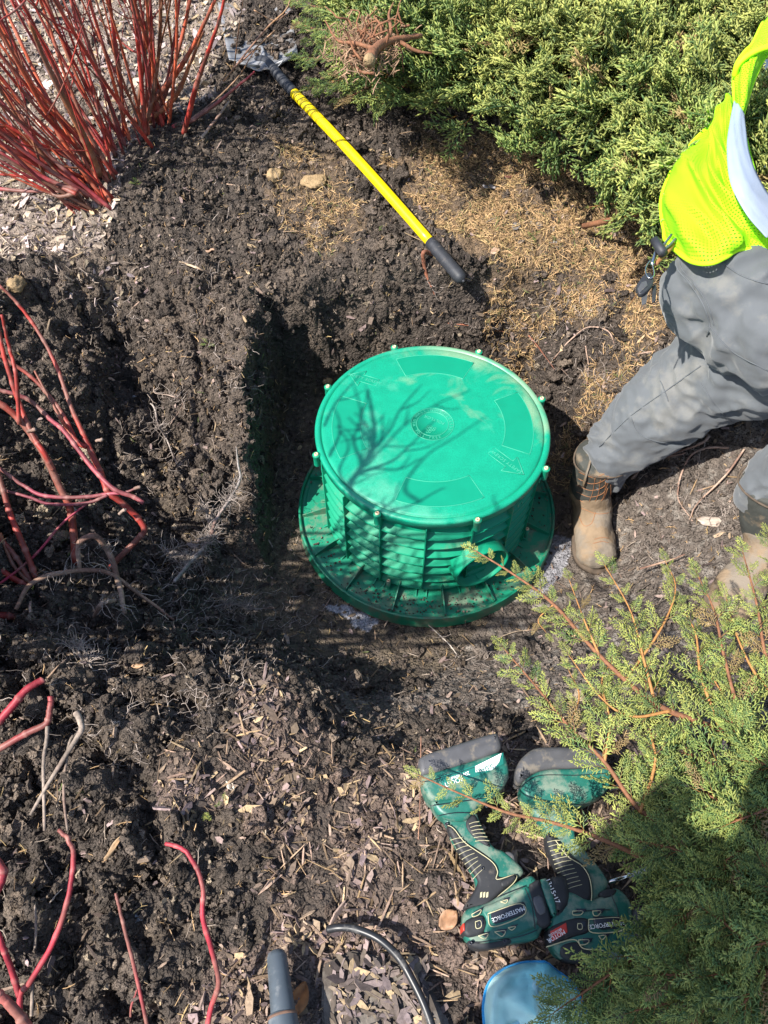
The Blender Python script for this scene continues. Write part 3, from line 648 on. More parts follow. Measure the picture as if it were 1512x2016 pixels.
# blade: dished square-ish plate
c0 = at(522, 132, .735)
c1 = min((at(500, 5, z_) for z_ in np.linspace(.7, .88, 37)), key=lambda p: abs(np.linalg.norm(p-c0)-.37))
ax = c1-c0; ax /= np.linalg.norm(ax); bx = np.cross(ax, [0, 0, 1.]); bx /= np.linalg.norm(bx); bn = np.cross(bx, ax)
mb = MB(); nu, nv = 22, 26; V = []
for v in range(nv+1):
    t = v/nv; L_ = t*.39; wd = (.125*min(1, .55+t*6) if t < .08 else .125*(1+.10*t))
    for u in range(nu+1):
        s = u/nu*2-1
        sock = .016*math.exp(-(s*wd/.018)**2)*max(0, 1-t*1.8)
        V.append(c0+ax*(L_-.035*(1-abs(s))*(t < .05))+bx*s*wd+bn*(.026*abs(s)**3*(1-.5*t)+sock-.02*math.sin(t*2.6)))
V = np.array(V); i = np.arange(nv)[:, None]*(nu+1); j = np.arange(nu)[None, :]; Q = np.stack([i+j, i+j+1, i+nu+2+j, i+nu+1+j], -1).reshape(-1, 4)
mb.add(V, None, Q); bl = mb.build('blade', M_steel, sh)
md = bl.modifiers.new('thickness', 'SOLIDIFY'); md.thickness = .0025
mb = MB(); mb.add(*tube(spline([B2+bn*0, B2+(c0-B2)*.6+ax*.02, c0+ax*.05, c0+ax*.11], 12), np.linspace(.0185, .008, 12), 16, flat=.8)); mb.build('neck', M_steel, sh)
for sx in (-1, 1):
    mb = MB(); mb.add(*tube([c0+bx*sx*.02+bn*.003, c0+bx*sx*.10+bn*.026], .005, 8)); mb.build('step', M_steel, sh)
mudT = [lump(ICO2, 60+s) for s in range(4)]
mb = MB()
for k in range(170):
    u_, v_ = rng.integers(3, nu-2), rng.integers(5, nv-3); p = V[v_*(nu+1)+u_]+rng.normal(0, .006, 3); s_ = rng.uniform(.004, .013)
    VV, TT, _ = mudT[k % 4]; mb.add(p+(VV@rotm(1)[0].T)*np.array([s_, s_, s_*.5]), TT, None, DARK*rng.uniform(.8, 3.))
o = mb.build('mud', M_crumb, sh); o['kind'] = 'stuff'

# ============================================================ JUNIPERS
def make_sprig(seed, L=1.0, nside=15, nsub=4, spike=True, fat=1.0):
    r_ = np.random.default_rng(seed); Vs, Qs, Ts, Cs = [], [], [], []; n0 = [0]
    def shoot(p, d, l, w_, tint):
        w_ = w_*fat
        d = d/np.linalg.norm(d); a = np.cross(d, [0, 0, 1.]); a /= np.linalg.norm(a)+1e-9; b = np.cross(d, a)
        ring = lambda c, r: [c+r*(math.cos(t)*a+math.sin(t)*b) for t in (0, 2.09, 4.19)]
        bend = r_.uniform(-.12, .12, 3)*l
        V = ring(p, w_*.6)+ring(p+d*l*.45+bend*.5, w_)+[p+d*l+bend]
        Vs.append(np.array(V)); Qs.append(np.array([[i, (i+1) % 3, 3+(i+1) % 3, 3+i] for i in range(3)])+n0[0]); Ts.append(np.array([[3+i, 3+(i+1) % 3, 6] for i in range(3)])+n0[0])
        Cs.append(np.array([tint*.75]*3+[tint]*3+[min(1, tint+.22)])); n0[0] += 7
        return p+d*l+bend
    curve = r_.uniform(-.12, .12)
    P = lambda t: np.array([t, curve*t*t, .05*math.sin(3*t)])*L
    n = 9; ax_ = np.array([P(t) for t in np.linspace(0, .95, n)]); v, _, q = tube(ax_, np.linspace(.012, .007, n), 3, cap=False)
    Vs.append(v); Qs.append(q+n0[0]); Cs.append(np.linspace(-.35, .35, n).repeat(3)); n0[0] += len(v)
    shoot(P(.93), P(1)-P(.9), .11, .013, .8)
    for k in range(nside):
        t = .10+.86*k/nside+r_.uniform(-.015, .015); sd = 1 if k % 2 else -1; l = (.36*(1-t)**.75+.07)*r_.uniform(.7, 1.2)
        T_ = P(t+.02)-P(t); T_ /= np.linalg.norm(T_); ag = sd*r_.uniform(.55, .85)
        d = np.array([T_[0]*math.cos(ag)-T_[1]*math.sin(ag), T_[0]*math.sin(ag)+T_[1]*math.cos(ag), r_.uniform(-.25, .4)])
        p = P(t); tint = r_.uniform(.25, .6)+.2*t; shoot(p, d, l, .0125, tint)
        for j in range(int(nsub*l/.2)+1):
            u = .2+.75*j/(int(nsub*l/.2)+1); sg = 1 if (j+k) % 2 else -1; a2 = sg*r_.uniform(.5, .9)
            d2 = np.array([d[0]*math.cos(a2)-d[1]*math.sin(a2), d[0]*math.sin(a2)+d[1]*math.cos(a2), d[2]+r_.uniform(-.3, .4)])
            shoot(p+d*l*u, d2, l*r_.uniform(.28, .48)*(1.1-u*.5)+.02, .0115, tint+r_.uniform(-.1, .2))
        if spike:
            for j in range(2): shoot(p+T_*.02*j, np.array([T_[0]*.6, -sd*.5+r_.uniform(-.4, .4), r_.uniform(.2, .9)]), .05, .008, .45)
    return np.concatenate(Vs), np.concatenate(Ts), np.concatenate(Qs), np.concatenate(Cs)
SPH = [make_sprig(s, nside=14, nsub=3, spike=False, fat=1.55) for s in range(6)]
SPL = [make_sprig(50+s, nside=13, nsub=3, spike=False, fat=1.25) for s in range(6)]
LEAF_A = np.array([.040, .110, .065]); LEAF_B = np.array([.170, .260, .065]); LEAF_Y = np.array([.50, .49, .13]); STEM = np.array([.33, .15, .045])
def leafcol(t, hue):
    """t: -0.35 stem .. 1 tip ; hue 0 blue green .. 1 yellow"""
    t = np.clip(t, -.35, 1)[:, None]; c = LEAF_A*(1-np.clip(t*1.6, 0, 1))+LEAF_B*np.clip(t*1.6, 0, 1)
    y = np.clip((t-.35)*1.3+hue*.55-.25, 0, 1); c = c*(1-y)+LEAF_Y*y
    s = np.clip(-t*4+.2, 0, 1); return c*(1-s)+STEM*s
def put_sprigs(mb, temps, p, d, nrm, L_, hue, shade=1.0):
    """p,d,nrm: (n,3)"""
    n = len(p); d = d/np.linalg.norm(d, axis=1)[:, None]; nrm = nrm-d*(d*nrm).sum(1)[:, None]; nrm /= np.linalg.norm(nrm, axis=1)[:, None]+1e-9
    M_ = np.stack([d, np.cross(nrm, d), nrm], -1); wh = rng.integers(0, len(temps), n)
    for k, (V, T, Q, C) in enumerate(temps):
        s_ = np.where(wh == k)[0]
        if not len(s_): continue
        W = np.einsum('nij,vj->nvi', M_[s_], V)*L_[s_][:, None, None]+p[s_][:, None, :]
        off = (np.arange(len(s_))*len(V))[:, None, None]
        cc = []
        for h in hue[s_]:
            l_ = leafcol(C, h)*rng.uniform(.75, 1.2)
            if rng.random() < .035: l_ = l_*.3+np.array([.30, .17, .09])*.8
            cc.append(l_)
        cc = np.concatenate(cc)
        mb.add(W.reshape(-1, 3), (T[None]+off).reshape(-1, 3), (Q[None]+off).reshape(-1, 4), cc)
def juniper_branch(mbf, parent, pts, r0, Ls, hue=.5, dens=1.0, temps=SPH, nrm=(0, -.35, 1), start=.1, spread=.75):
    P = spline(pts, 40); L_ = np.linalg.norm(np.diff(P, axis=0), axis=1).sum(); T, N, B = frames(P)
    mb = MB(); mb.add(*tube(P, np.linspace(r0, r0*.25, 40), 7, jit=.06)); mb.build('branch', M_bark if r0 > .0035 else M_twig, parent)
    n = max(4, int(L_/.0185*dens)); t = start+(1-start)*(np.arange(n)+rng.uniform(-.3, .3, n))/n; t = np.clip(t, 0, .999); i = (t*39).astype(int)
    up = np.array(nrm, float)[None]+rng.normal(0, .42, (n, 3)); side = np.cross(np.array(nrm, float)[None], T[i]); side /= np.linalg.norm(side, axis=1)[:, None]
    sg = np.where(np.arange(n) % 2, 1, -1)[:, None]; a = rng.uniform(spread*.7, spread*1.25, n)[:, None]
    d = T[i]*np.cos(a)+side*sg*np.sin(a)+up*rng.uniform(-.08, .22, n)[:, None]
    ll = Ls*(1.1-.62*t)*rng.uniform(.65, 1.25, n)
    put_sprigs(mbf, temps, P[i], d, up, ll, np.clip(hue+rng.normal(0, .18, n), 0, 1))
    put_sprigs(mbf, temps, P[-2:-1], T[-1:], np.array([nrm], float), np.array([Ls*.62]), np.array([min(1, hue+.25)]))
M_twig = mat('orange_twig_bark', (.36, .17, .05), .7, noise=(150, .3))
# --- foreground juniper at the right
jb = at(1700, 1950, .45)
jun = empty('juniper_shrub', jb, 'spreading juniper in the right foreground with yellow tipped branches over the drills', 'juniper shrub')
mbf = MB()
def A(*l): return [at(*q) for q in l]
hi = [
 (A((1560,1520,.66),(1420,1440,.70),(1290,1385,.72),(1180,1290,.72),(1090,1190,.70),(1010,1130,.68),(932,1082,.66)), .0065, .085, .75, .9),
 (A((1330,1640,.66),(1255,1590,.68),(1190,1500,.69),(1120,1430,.69),(1050,1345,.67),(992,1277,.65)), .0050, .090, .72, 1.0),
 (A((1290,1700,.64),(1180,1650,.66),(1090,1620,.665),(1000,1600,.655),(905,1562,.64),(822,1525,.62)), .0045, .075, .80, 1.0),
 (A((1500,1500,.66),(1455,1400,.72),(1425,1290,.74),(1405,1200,.74),(1370,1125,.72)), .0045, .085, .70, .9),
 (A((1560,1420,.68),(1510,1300,.74),(1490,1190,.76),(1462,1085,.75)), .0045, .085, .75, .9),
 (A((1290,1385,.72),(1265,1290,.74),(1240,1200,.75),(1190,1112,.74)), .0032, .080, .78, .9),
 (A((1230,1340,.72),(1300,1240,.75),(1330,1160,.75),(1310,1105,.74)), .0030, .070, .75, .8),
 (A((1180,1290,.72),(1150,1220,.73),(1120,1140,.72)), .0026, .060, .8, .9),
 (A((1320,1400,.72),(1240,1410,.72),(1180,1370,.71),(1120,1290,.70)), .0032, .075, .65, .9),
 (A((1190,1500,.69),(1200,1420,.71),(1185,1340,.71),(1215,1290,.71)), .0030, .070, .7, 1.0),
 (A((1260,1600,.68),(1290,1500,.70),(1280,1430,.70),(1300,1350,.70)), .0034, .080, .5, 1.0),
 (A((1600,1250,.72),(1540,1160,.76),(1512,1060,.76)), .004, .08, .7, .9),
 (A((1420,1440,.70),(1380,1330,.72),(1370,1250,.73),(1345,1200,.73)), .0035, .085, .55, 1.0), 
 (A((1480,1480,.69),(1430,1380,.71),(1400,1330,.72)), .0035, .09, .4, 1.0), (A((1560,1400,.70),(1490,1330,.72),(1450,1250,.73),(1430,1180,.73)), .0035, .085, .6, 1.0),
 (A((1120,1430,.68),(1140,1370,.69),(1120,1320,.69)), .0024, .06, .7, .9),
 (A((1560,1330,.70),(1540,1250,.73),(1500,1190,.74)), .0035, .085, .6, 1.0), (A((1090,1190,.70),(1060,1220,.68),(1075,1245,.67)), .0020, .045, .7, .9)]
for P_, r0, Ls, hue, dn_ in hi: juniper_branch(mbf, jun, P_, r0, Ls*.92, hue+.12, dn_*.95)
lo = []
origin = [(1620,1980,.52),(1640,1860,.55),(1620,1720,.58),(1600,1600,.60)]
tips = [(1300,1750,.60),(1310,1850,.62),(1200,1950,.58),(1095,1990,.58),(1170,2040,.58),(1235,1650,.62),(1262,1540,.66),(1330,1480,.68),(1440,1420,.72),(1280,1660,.70),(1350,1740,.70),(1330,1820,.70),(1290,1920,.70),(1250,1990,.66),(1380,1560,.74),(1440,1620,.76),(1400,1800,.76),(1400,1920,.74),(1350,2030,.7),(1480,1500,.75),(1500,1700,.78),(1490,1860,.78),(1340,1600,.70),(1420,1700,.72),(1320,1790,.62),(1350,1870,.66),(1450,1990,.74),(1520,1560,.72),(1540,1780,.74)]
for k, tp in enumerate(tips):
    o_ = origin[k % 4]; a = at(*o_); b = at(*tp); mid = (a+b)/2+np.array([rng.uniform(-.03, .03), rng.uniform(-.03, .03), .05])
    juniper_branch(mbf, jun, [a, mid, b*.75+mid*.25+np.array([0, 0, .01]), b], .004, .105, rng.uniform(.12, .42), 1.15, start=.12)
o = mbf.build('foliage', M_leaf, jun); o['kind'] = 'stuff'
# --- large juniper along the back
jb2 = at(1150, 60, .8)
jun2 = empty('juniper_shrub', jb2, 'wide green juniper spreading across the top behind the worker', 'juniper shrub')
edge = pxpoly([(705,-60),(700,20),(715,70),(735,125),(800,125),(870,130),(960,140),(1040,175),(1100,208),(1180,215),(1240,262),(1290,300),(1340,385),(1500,430),(1800,480),(1900,-250),(700,-260)], .93)
ea = np.array(edge)
def edgedist(x, y):
    d = np.full(x.shape, 9.)
    for i in range(len(ea)):
        a, b = ea[i], ea[(i+1) % len(ea)]; ab = b-a; t = np.clip(((x-a[0])*ab[0]+(y-a[1])*ab[1])/(ab@ab), 0, 1); d = np.minimum(d, np.hypot(x-a[0]-t*ab[0], y-a[1]-t*ab[1]))
    return d
mb = MB(); N0 = 26000; x = rng.uniform(-.8, 3.2, N0); y = rng.uniform(.2, 4.0, N0); q = np.stack([x, y, 0*x], 1)
ins = inpoly(x+.05*perlin(q, 6, 5), y+.05*perlin(q, 6, 6), edge); x, y, q = x[ins], y[ins], q[ins]
ed = edgedist(x, y); lumpn = perlin(q, 3.0, 61)*.10+perlin(q, 7, 62)*.05
top = .33+.12*(1-np.exp(-ed/.18))+lumpn*np.clip(ed*5, .25, 1); depth = rng.random(len(x))**1.8*.22
z = np.clip(.60+.11*(y-.8), .58, .9)+np.maximum(top-depth-.02, .1)
P_ = np.stack([x, y, z], 1); dv = P_-CAM; ww_ = dv@FW; sx_ = PCX+FOC*(dv@RT)/ww_; sy_ = PCY-FOC*(dv@UP)/ww_
ok = (sx_ > 430) & (sx_ < 1650) & (sy_ > -160); P_ = P_[ok]; ed = ed[ok]; depth = depth[ok]; x, y = x[ok], y[ok]
keep = rng.permutation(len(P_))[:3300]; P_ = P_[keep]; ed = ed[keep]; depth = depth[keep]
flow = np.stack([-.55+.7*perlin(P_, 1.7, 71), -.65+.6*perlin(P_, 1.7, 72), .55+.25*perlin(P_, 3, 73)], 1)+rng.normal(0, .28, (len(P_), 3))
flow[ed < .14] += np.array([-.1, -.45, -.15])
nr = np.array([0, -.5, 1.])+rng.normal(0, .55, (len(P_), 3))
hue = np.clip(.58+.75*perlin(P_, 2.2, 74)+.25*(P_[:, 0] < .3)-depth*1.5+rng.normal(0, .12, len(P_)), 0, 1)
hue[(P_[:, 0] < .15)] *= .6
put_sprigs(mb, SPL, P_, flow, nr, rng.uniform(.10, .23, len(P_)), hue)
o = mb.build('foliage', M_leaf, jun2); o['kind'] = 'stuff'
for k in range(46):
    i_ = rng.integers(0, len(P_)); p = P_[i_]; c = np.array([max(.4, min(2.2, p[0]+rng.uniform(-.3, .8))), p[1]+rng.uniform(.3, .8), 0]); c[2] = gz(c[0], c[1])+.05
    mb = MB(); mb.add(*tube(spline([c, (c*.4+p*.6)+np.array([0, 0, .04]), p+np.array([0, 0, -.03])], 12), np.linspace(.010, .003, 12), 6, jit=.06)); mb.build('branch', M_bark, jun2)
# low separate sprays in front of it
mb = MB()
for P0_, r0, Ls, hue_ in [(A((740,60,.90),(680,70,.88),(630,60,.84),(585,45,.80)), .004, .10, .15), (A((740,90,.86),(680,110,.84),(630,115,.80),(580,110,.76)), .004, .10, .1), (A((740,120,.82),(690,150,.80),(645,165,.76),(615,172,.74)), .004, .10, .15), (A((760,20,.92),(690,25,.90),(630,15,.88),(570,0,.84)), .004, .11, .2),
  (A((800,130,.82),(745,160,.79),(700,185,.75),(670,195,.72)), .004, .10, .2), (A((820,140,.82),(790,175,.78),(760,195,.74),(745,205,.72)), .004, .09, .3), (A((740,40,.88),(690,60,.86),(650,85,.82),(610,80,.79)), .004, .10, .1), (A((700,150,.78),(660,160,.77),(640,150,.76)), .003, .08, .1), (A((760,-10,.95),(680,-10,.93),(600,-20,.90)), .004, .12, .3),
  (A((880,140,.88),(850,175,.84),(820,200,.78)), .004, .09, .4),(A((1230,240,.88),(1180,255,.86),(1120,270,.83),(1062,292,.78)), .004, .085, .45), (A((840,170,.86),(900,195,.80),(955,212,.76)), .003, .07, .3), (A((1330,300,.78),(1300,330,.74),(1275,350,.72)), .003, .08, .2)]:
    juniper_branch(mb, jun2, P0_, r0, Ls, hue_, 1.2)
o = mb.build('foliage', M_leaf, jun2); o['kind'] = 'stuff'
# grey green juniper by the worker
jb3 = at(1330, 430, .6)
jun3 = empty('juniper_shrub', jb3, 'small grey green juniper sprays beside the worker in the vest', 'juniper shrub')
mb = MB()
for P0_, r0, Ls, hue_ in [(A((1400,400,.70),(1330,345,.74),(1290,300,.74),(1260,285,.72)), .004, .09, .30), (A((1400,430,.66),(1330,425,.68),(1280,430,.66),(1258,415,.64)), .004, .07, .1), (A((1400,400,.66),(1300,402,.66),(1220,400,.64),(1158,408,.61)), .0028, .035, .95), (A((1380,470,.62),(1310,455,.64),(1268,460,.62)), .003, .07, .1), (A((1400,380,.7),(1340,370,.74),(1310,400,.72)), .003, .08, .2)]:
    juniper_branch(mb, jun3, P0_, r0, Ls, hue_, 1.0)
o = mb.build('foliage', M_leaf, jun3); o['kind'] = 'stuff'
# dead root ball / cut juniper branch thrown on the bush
dead = empty('dead_juniper_branch', at(740, 90, .93), 'cut dead juniper branch with brown needles lying on the green bush', 'branch')
mb = MB(); mb.add(*tube(spline(A((728,118,1.110),(735,100,1.115),(755,85,1.110),(790,76,1.100),(830,70,1.090)), 16), np.linspace(.0165, .006, 16), 9, jit=.10)); mb.build('stem', M_bark, dead)
mb = MB(); mb.add(*tube(A((727,121,1.112),(728,116,1.112)), [.0160, .0160], 10)); mb.build('cut_end', M_deadwood if False else M_clod, dead)
for P0_ in (A((755,85,1.110),(770,60,1.120),(765,30,1.120),(775,5,1.120)), A((740,98,1.110),(700,85,1.110),(665,80,1.100),(640,40,1.110)), A((780,78,1.100),(820,100,1.080),(850,105,1.070))):
    mb = MB(); mb.add(*tube(spline(P0_, 12), np.linspace(.007, .002, 12), 7, jit=.1)); mb.build('stem', M_bark, dead)
for k in range(22):
    c_ = (rng.normal(725, 30), rng.normal(85, 22)); P_d = [at(c_[0], c_[1], 1.090)]; d_ = rng.normal(0, 1, 3); d_[2] = abs(d_[2])*.5
    for _ in range(4): d_ = d_+rng.normal(0, .6, 3); d_ /= np.linalg.norm(d_); P_d.append(P_d[-1]+d_*rng.uniform(.02, .04))
    mb = MB(); mb.add(*tube(spline(P_d, 12), np.linspace(.004, .0012, 12), 5, jit=.1)); mb.build('twig', M_bark, dead)
nb = 620; pp = np.array([at(rng.normal(720, 34), rng.normal(90, 26), 1.080+rng.uniform(-.02, .02)) for _ in range(nb)]); dd_ = rng.normal(0, 1, (nb, 3)); dd_[:, 2] = np.abs(dd_[:, 2])*.6
mb = MB()
for k in range(nb):
    V, T, Q = LT[k % 8]; M_ = rotm(1)[0]; mb.add(pp[k]+(V@M_.T)*rng.uniform(.02, .05), T, Q, np.array([.34, .21, .13])*rng.uniform(.5, 1.3))
o = mb.build('brown_needles', M_fiber, dead); o['kind'] = 'stuff'

# ============================================================ RED STEMMED DOGWOODS
RED1 = np.array([.34, .036, .026]); RED2 = np.array([.38, .075, .034]); RED3 = np.array([.17, .024, .028]); BRN = np.array([.16, .06, .028])
def stem_mesh(P, r, k=8, c=None, node=.055, name='stem', par=None, m_=None):
    P = spline(P, max(26, len(P)*9)); n = len(P); L_ = np.concatenate([[0], np.cumsum(np.linalg.norm(np.diff(P, axis=0), axis=1))])
    r = np.interp(np.linspace(0, 1, n), np.linspace(0, 1, len(np.atleast_1d(r))), np.atleast_1d(r))
    nd_ = np.exp(-((L_ % node)-node/2)**2/.00001)*(1 if m_ is None else .3); r = r*(1+.22*nd_)
    P = P+np.cumsum(rng.normal(0, .0009, (n, 3)), 0)*np.linspace(0, 1, n)[:, None]*.6
    mb = MB(); V, T, Q = tube(P, r, k, jit=.03)
    c = RED1 if c is None else c
    cc = np.repeat(np.array(c)[None]*(1+.25*np.sin(L_*40+rng.uniform(0, 6)))[:, None], k, 0)
    bm_ = np.clip(perlin(V[:len(cc)], 11, 37)*1.6+.05, 0, .75)[:, None]; cc = cc*(1-bm_)+bm_*np.array([.15, .075, .055])*1.1; w_ = np.repeat(nd_, k)[:, None]*.28; cc = cc*(1-w_)+w_*np.array([.50, .30, .24]); cc = cc*(1+.18*perlin(V[:len(cc)], 55, 33))[:, None]
    cc = np.concatenate([cc, cc[:1], cc[-1:]]).clip(0, 1); mb.add(V, T, Q, cc); return mb.build(name, m_ or M_red, par)
d1 = empty('dogwood_shrub', at(270, 270, .64), 'dense clump of red dogwood stems growing at the upper left', 'shrub')
bases = []
for k in range(84):
    t = rng.random()
    bx, by = (np.interp(t, [0, .3, .65, 1], [135, 190, 225, 345]), np.interp(t, [0, .3, .65, 1], [350, 345, 290, 240]))
    bx += rng.normal(0, 14); by += rng.normal(0, 12)-10
    b = at(bx, by, .66); b[2] = gsurf(b[0], b[1])-.01
    lean = np.interp(t, [0, .35, .7, 1], [-.85, -.40, -.08, .30])+rng.normal(0, .16)
    d = np.array([lean, rng.normal(-.05, .25), 1.0]); L_ = rng.uniform(.75, 1.25); r0 = rng.uniform(.0026, .0080)
    bend = np.array([rng.normal(0, .05), rng.normal(0, .05), 0])
    pts = [b, b+d*L_*.3+bend*.6+np.array([lean*.06, 0, -.02]), b+d*L_*.65+bend, b+d*L_]
    c = [RED1, RED1*1.15, RED1*.8, RED2, RED2*1.1, RED3*1.3, BRN][rng.integers(0, 7)]*rng.uniform(.85, 1.3)
    s = stem_mesh(pts, [r0, r0*.85, r0*.6, r0*.3], 8, c, par=d1)
    for _t in range(rng.integers(0, 4)):   # side twigs
        q0 = spline(pts, 30)[rng.integers(8, 20)]; dd = d+rng.normal(0, .4, 3); stem_mesh([q0, q0+dd*.15, q0+dd*.38+np.array([0, 0, .06])], [r0*.5, r0*.4, r0*.2], 6, c, par=s, name='twig')
for pts, r0, c in [
  (((362,262,.66),(378,200,.80),(395,140,.92),(425,60,1.08),(445,-20,1.2)), .0090, RED1*1.1),
  (((262,245,.67),(300,200,.74),(345,150,.84),(385,90,.95),(430,0,1.1)), .0115, RED2),
  (((340,250,.66),(380,235,.68),(440,190,.74),(500,140,.80)), .0080, RED3*1.5),
  (((290,240,.67),(345,190,.76),(375,120,.88),(400,60,.98)), .0095, BRN*2),
  (((195,345,.64),(160,260,.80),(100,140,1.0),(60,40,1.15)), .0125, BRN*1.6),
  (((150,382,.62),(100,360,.64),(50,350,.66),(-30,345,.68)), .0075, RED1), (((155,376,.62),(90,352,.66),(0,300,.75),(-40,270,.8)), .0080, RED3*1.4),
  (((152,380,.62),(110,385,.61),(85,340,.66),(72,300,.74),(50,230,.84)), .0070, BRN*1.3), (((0,372,.61),(60,378,.61),(150,382,.61)), .0065, RED3*1.6),
  (((172,345,.63),(170,325,.66),(150,330,.66),(120,325,.68),(60,300,.72)), .005, BRN*1.5)]:
    stem_mesh(A(*pts), [r0, r0*.9, r0*.6, r0*.4], 10, c, par=d1)
# thin tan twigs crossing the shovel
def thing_stick(name, label, cat, pts, r, c, group=None, k=7, m_=None):
    P = np.array([at(*q) if len(q) == 3 and not isinstance(q[2], str) else q for q in pts]); 
    o = stem_mesh(P, r, k, c, node=.04, name=name, m_=m_ or M_root); tag(o, label, cat, group); return o
TAN = np.array([.30, .17, .09])
for q_, (pts, r0) in enumerate([(((440,160,.80),(520,60,.95),(560,20,1.02),(572,-10,1.05)), .0032), (((470,125,.84),(500,100,.88),(545,60,.94)), .0034), (((500,20,.96),(540,40,.93),(570,20,.98)), .0022), (((375,235,.67),(420,200,.72),(470,150,.78),(505,95,.88)), .0028), (((460,140,.8),(470,60,.95),(478,-5,1.05)), .0022)]):
    stem_mesh(A(*pts), [r0, r0*.8, r0*.5], 7, TAN*rng.uniform(.8, 1.4), par=d1)
thing_stick('twig', 'pale grey cut twig stuck in the dark soil below the red stems', 'twig', ((380,291,.63),(405,262,.66),(430,230,.69),(452,200,.72)), [.0055,.005,.004], (.33,.27,.22))
# left middle shrub
d2 = empty('dogwood_shrub', at(150, 1120, .33), 'sparse red dogwood with thick leaning stems on the left bank of the hole', 'shrub')
SC = [
 (((150,1112,.30),(140,1010,.40),(122,965,.45),(85,890,.53),(40,825,.60),(-20,775,.66)), (.0115,.0105,.0095,.009), RED1*.75+BRN*.4),
 (((105,925,.50),(85,890,.55),(65,860,.57),(38,800,.62),(10,720,.70),(-10,640,.78)), (.0075,.007,.006), RED1*1.2),
 (((38,835,.60),(32,740,.70),(22,690,.74),(5,620,.82)), (.006,.005,.004), RED1),
 (((213,1122,.27),(240,1093,.30),(272,1060,.33),(284,1042,.35),(268,1015,.38),(235,985,.42),(215,968,.44),(197,925,.47),(180,890,.49),(168,862,.51)), (.0085,.0088,.0092,.0095,.009,.0085), RED1*.9),
 (((172,872,.50),(140,800,.56),(110,715,.62),(72,645,.68),(30,590,.74),(-20,540,.80)), (.0075,.006,.005,.004), RED1*1.15),
 (((170,880,.50),(150,868,.51),(130,830,.54),(100,785,.57),(50,735,.62),(-20,690,.68)), (.0075,.006,.005), RED1*1.1),
 (((68,730,.62),(100,790,.57),(120,825,.55),(150,870,.51)), (.003,.004,.005), RED2),
 (((282,990,.44),(262,978,.45),(222,962,.47),(175,915,.50),(125,850,.55),(100,828,.57),(60,790,.6),(30,775,.62),(-20,765,.64)), (.0062,.0068,.0065,.006,.0055), RED3*1.5+np.array([.07,.03,.04])),
 (((268,961,.46),(245,970,.45),(215,972,.44),(150,980,.44),(80,975,.45),(40,955,.46),(-20,915,.5)), (.003,.0055,.0055,.005), RED3*1.5+np.array([.05,.02,.04])),
 (((212,975,.44),(170,990,.43),(100,992,.43),(50,975,.45),(-20,955,.47)), (.005,.0045,.004), RED3*1.4+np.array([.04,.02,.04])),
 (((180,985,.43),(120,1032,.40),(65,1095,.37),(-20,1165,.35)), (.003,.0035,.004), RED1*1.1+np.array([.05,0,.05])),
 (((72,1140,.34),(45,1070,.40),(20,1010,.44),(5,960,.48),(-15,900,.52)), (.0085,.008,.0075), RED1*.95),
 (((65,1152,.33),(30,1095,.38),(0,1060,.41),(-30,1030,.44)), (.0075,.007,.006), RED1*.85), (((62,1158,.33),(30,1140,.35),(-20,1105,.38)), (.0085,.0085,.008), RED1*.9),
 (((42,1218,.36),(20,1212,.37),(-20,1215,.38)), (.009,.011,.011), RED1*.7),
 (((0,1050,.42),(25,1110,.37),(60,1150,.34)), (.005,.005,.005), BRN*1.6)]
for pts, r0, c in SC: stem_mesh(A(*pts), np.array(r0)*.9, 11, np.array(c)*.8, par=d2)
for pts in [((190,868,.5),(203,862,.52)),((235,1012,.42),(248,1000,.44)),((265,962,.46),(272,958,.47)),((55,850,.58),(70,842,.6))]:
    stem_mesh(A(*pts), (.0045,.004), 8, (.34,.25,.2), par=d2, name='cut_stub')
# tall upright branching stems of the same shrub, left of the view: their shadow falls on the lid
def back(px, py, t, z=ZT): return at(px, py, z)+SV*t
tr = [(600,1120,1.30),(640,1030,1.25),(700,960,1.22),(724,915,1.22),(738,880,1.22)]
tree = [[(735,1000,1.15),(690,965,1.2),(712,925,1.22),(735,890,1.22),(742,860,1.22),(738,820,1.22),(728,770,1.24)],
 [(712,925,1.22),(760,880,1.24),(800,840,1.25),(860,800,1.28),(930,770,1.32)], [(712,930,1.2),(770,912,1.22),(800,890,1.22),(860,830,1.24)], [(735,890,1.22),(770,850,1.22),(790,810,1.24),(830,760,1.26)],
 [(720,915,1.22),(700,870,1.22),(715,820,1.24),(700,760,1.26)], [(705,935,1.2),(740,925,1.2),(790,925,1.21),(830,905,1.22)], [(742,870,1.22),(715,850,1.22),(690,820,1.24)], [(735,895,1.22),(755,860,1.22),(758,820,1.24)],
 [(690,965,1.18),(670,930,1.18),(690,880,1.2),(668,840,1.2)], [(830,990,1.1),(800,960,1.12),(840,900,1.15),(900,860,1.2),(960,820,1.22)], [(650,900,1.1),(672,850,1.12),(660,800,1.15)], [(640,840,1.2),(665,790,1.22),(710,740,1.25)]]
more = []
for k in range(26):
    b_ = tree[int(rng.integers(0, len(tree)))]; i_ = int(rng.integers(0, len(b_)-1)); x_, y_, t_ = b_[i_]; dx_, dy_ = b_[i_+1][0]-x_, b_[i_+1][1]-y_; l_ = math.hypot(dx_, dy_); a_ = math.atan2(dy_, dx_)+rng.choice([-1, 1])*rng.uniform(.3, .8); L_ = rng.uniform(35, 90)
    more.append([(x_, y_, t_), (x_+math.cos(a_)*L_*.5, y_+math.sin(a_)*L_*.5, t_+.01), (x_+math.cos(a_-.15)*L_, y_+math.sin(a_-.15)*L_, t_+.02)])
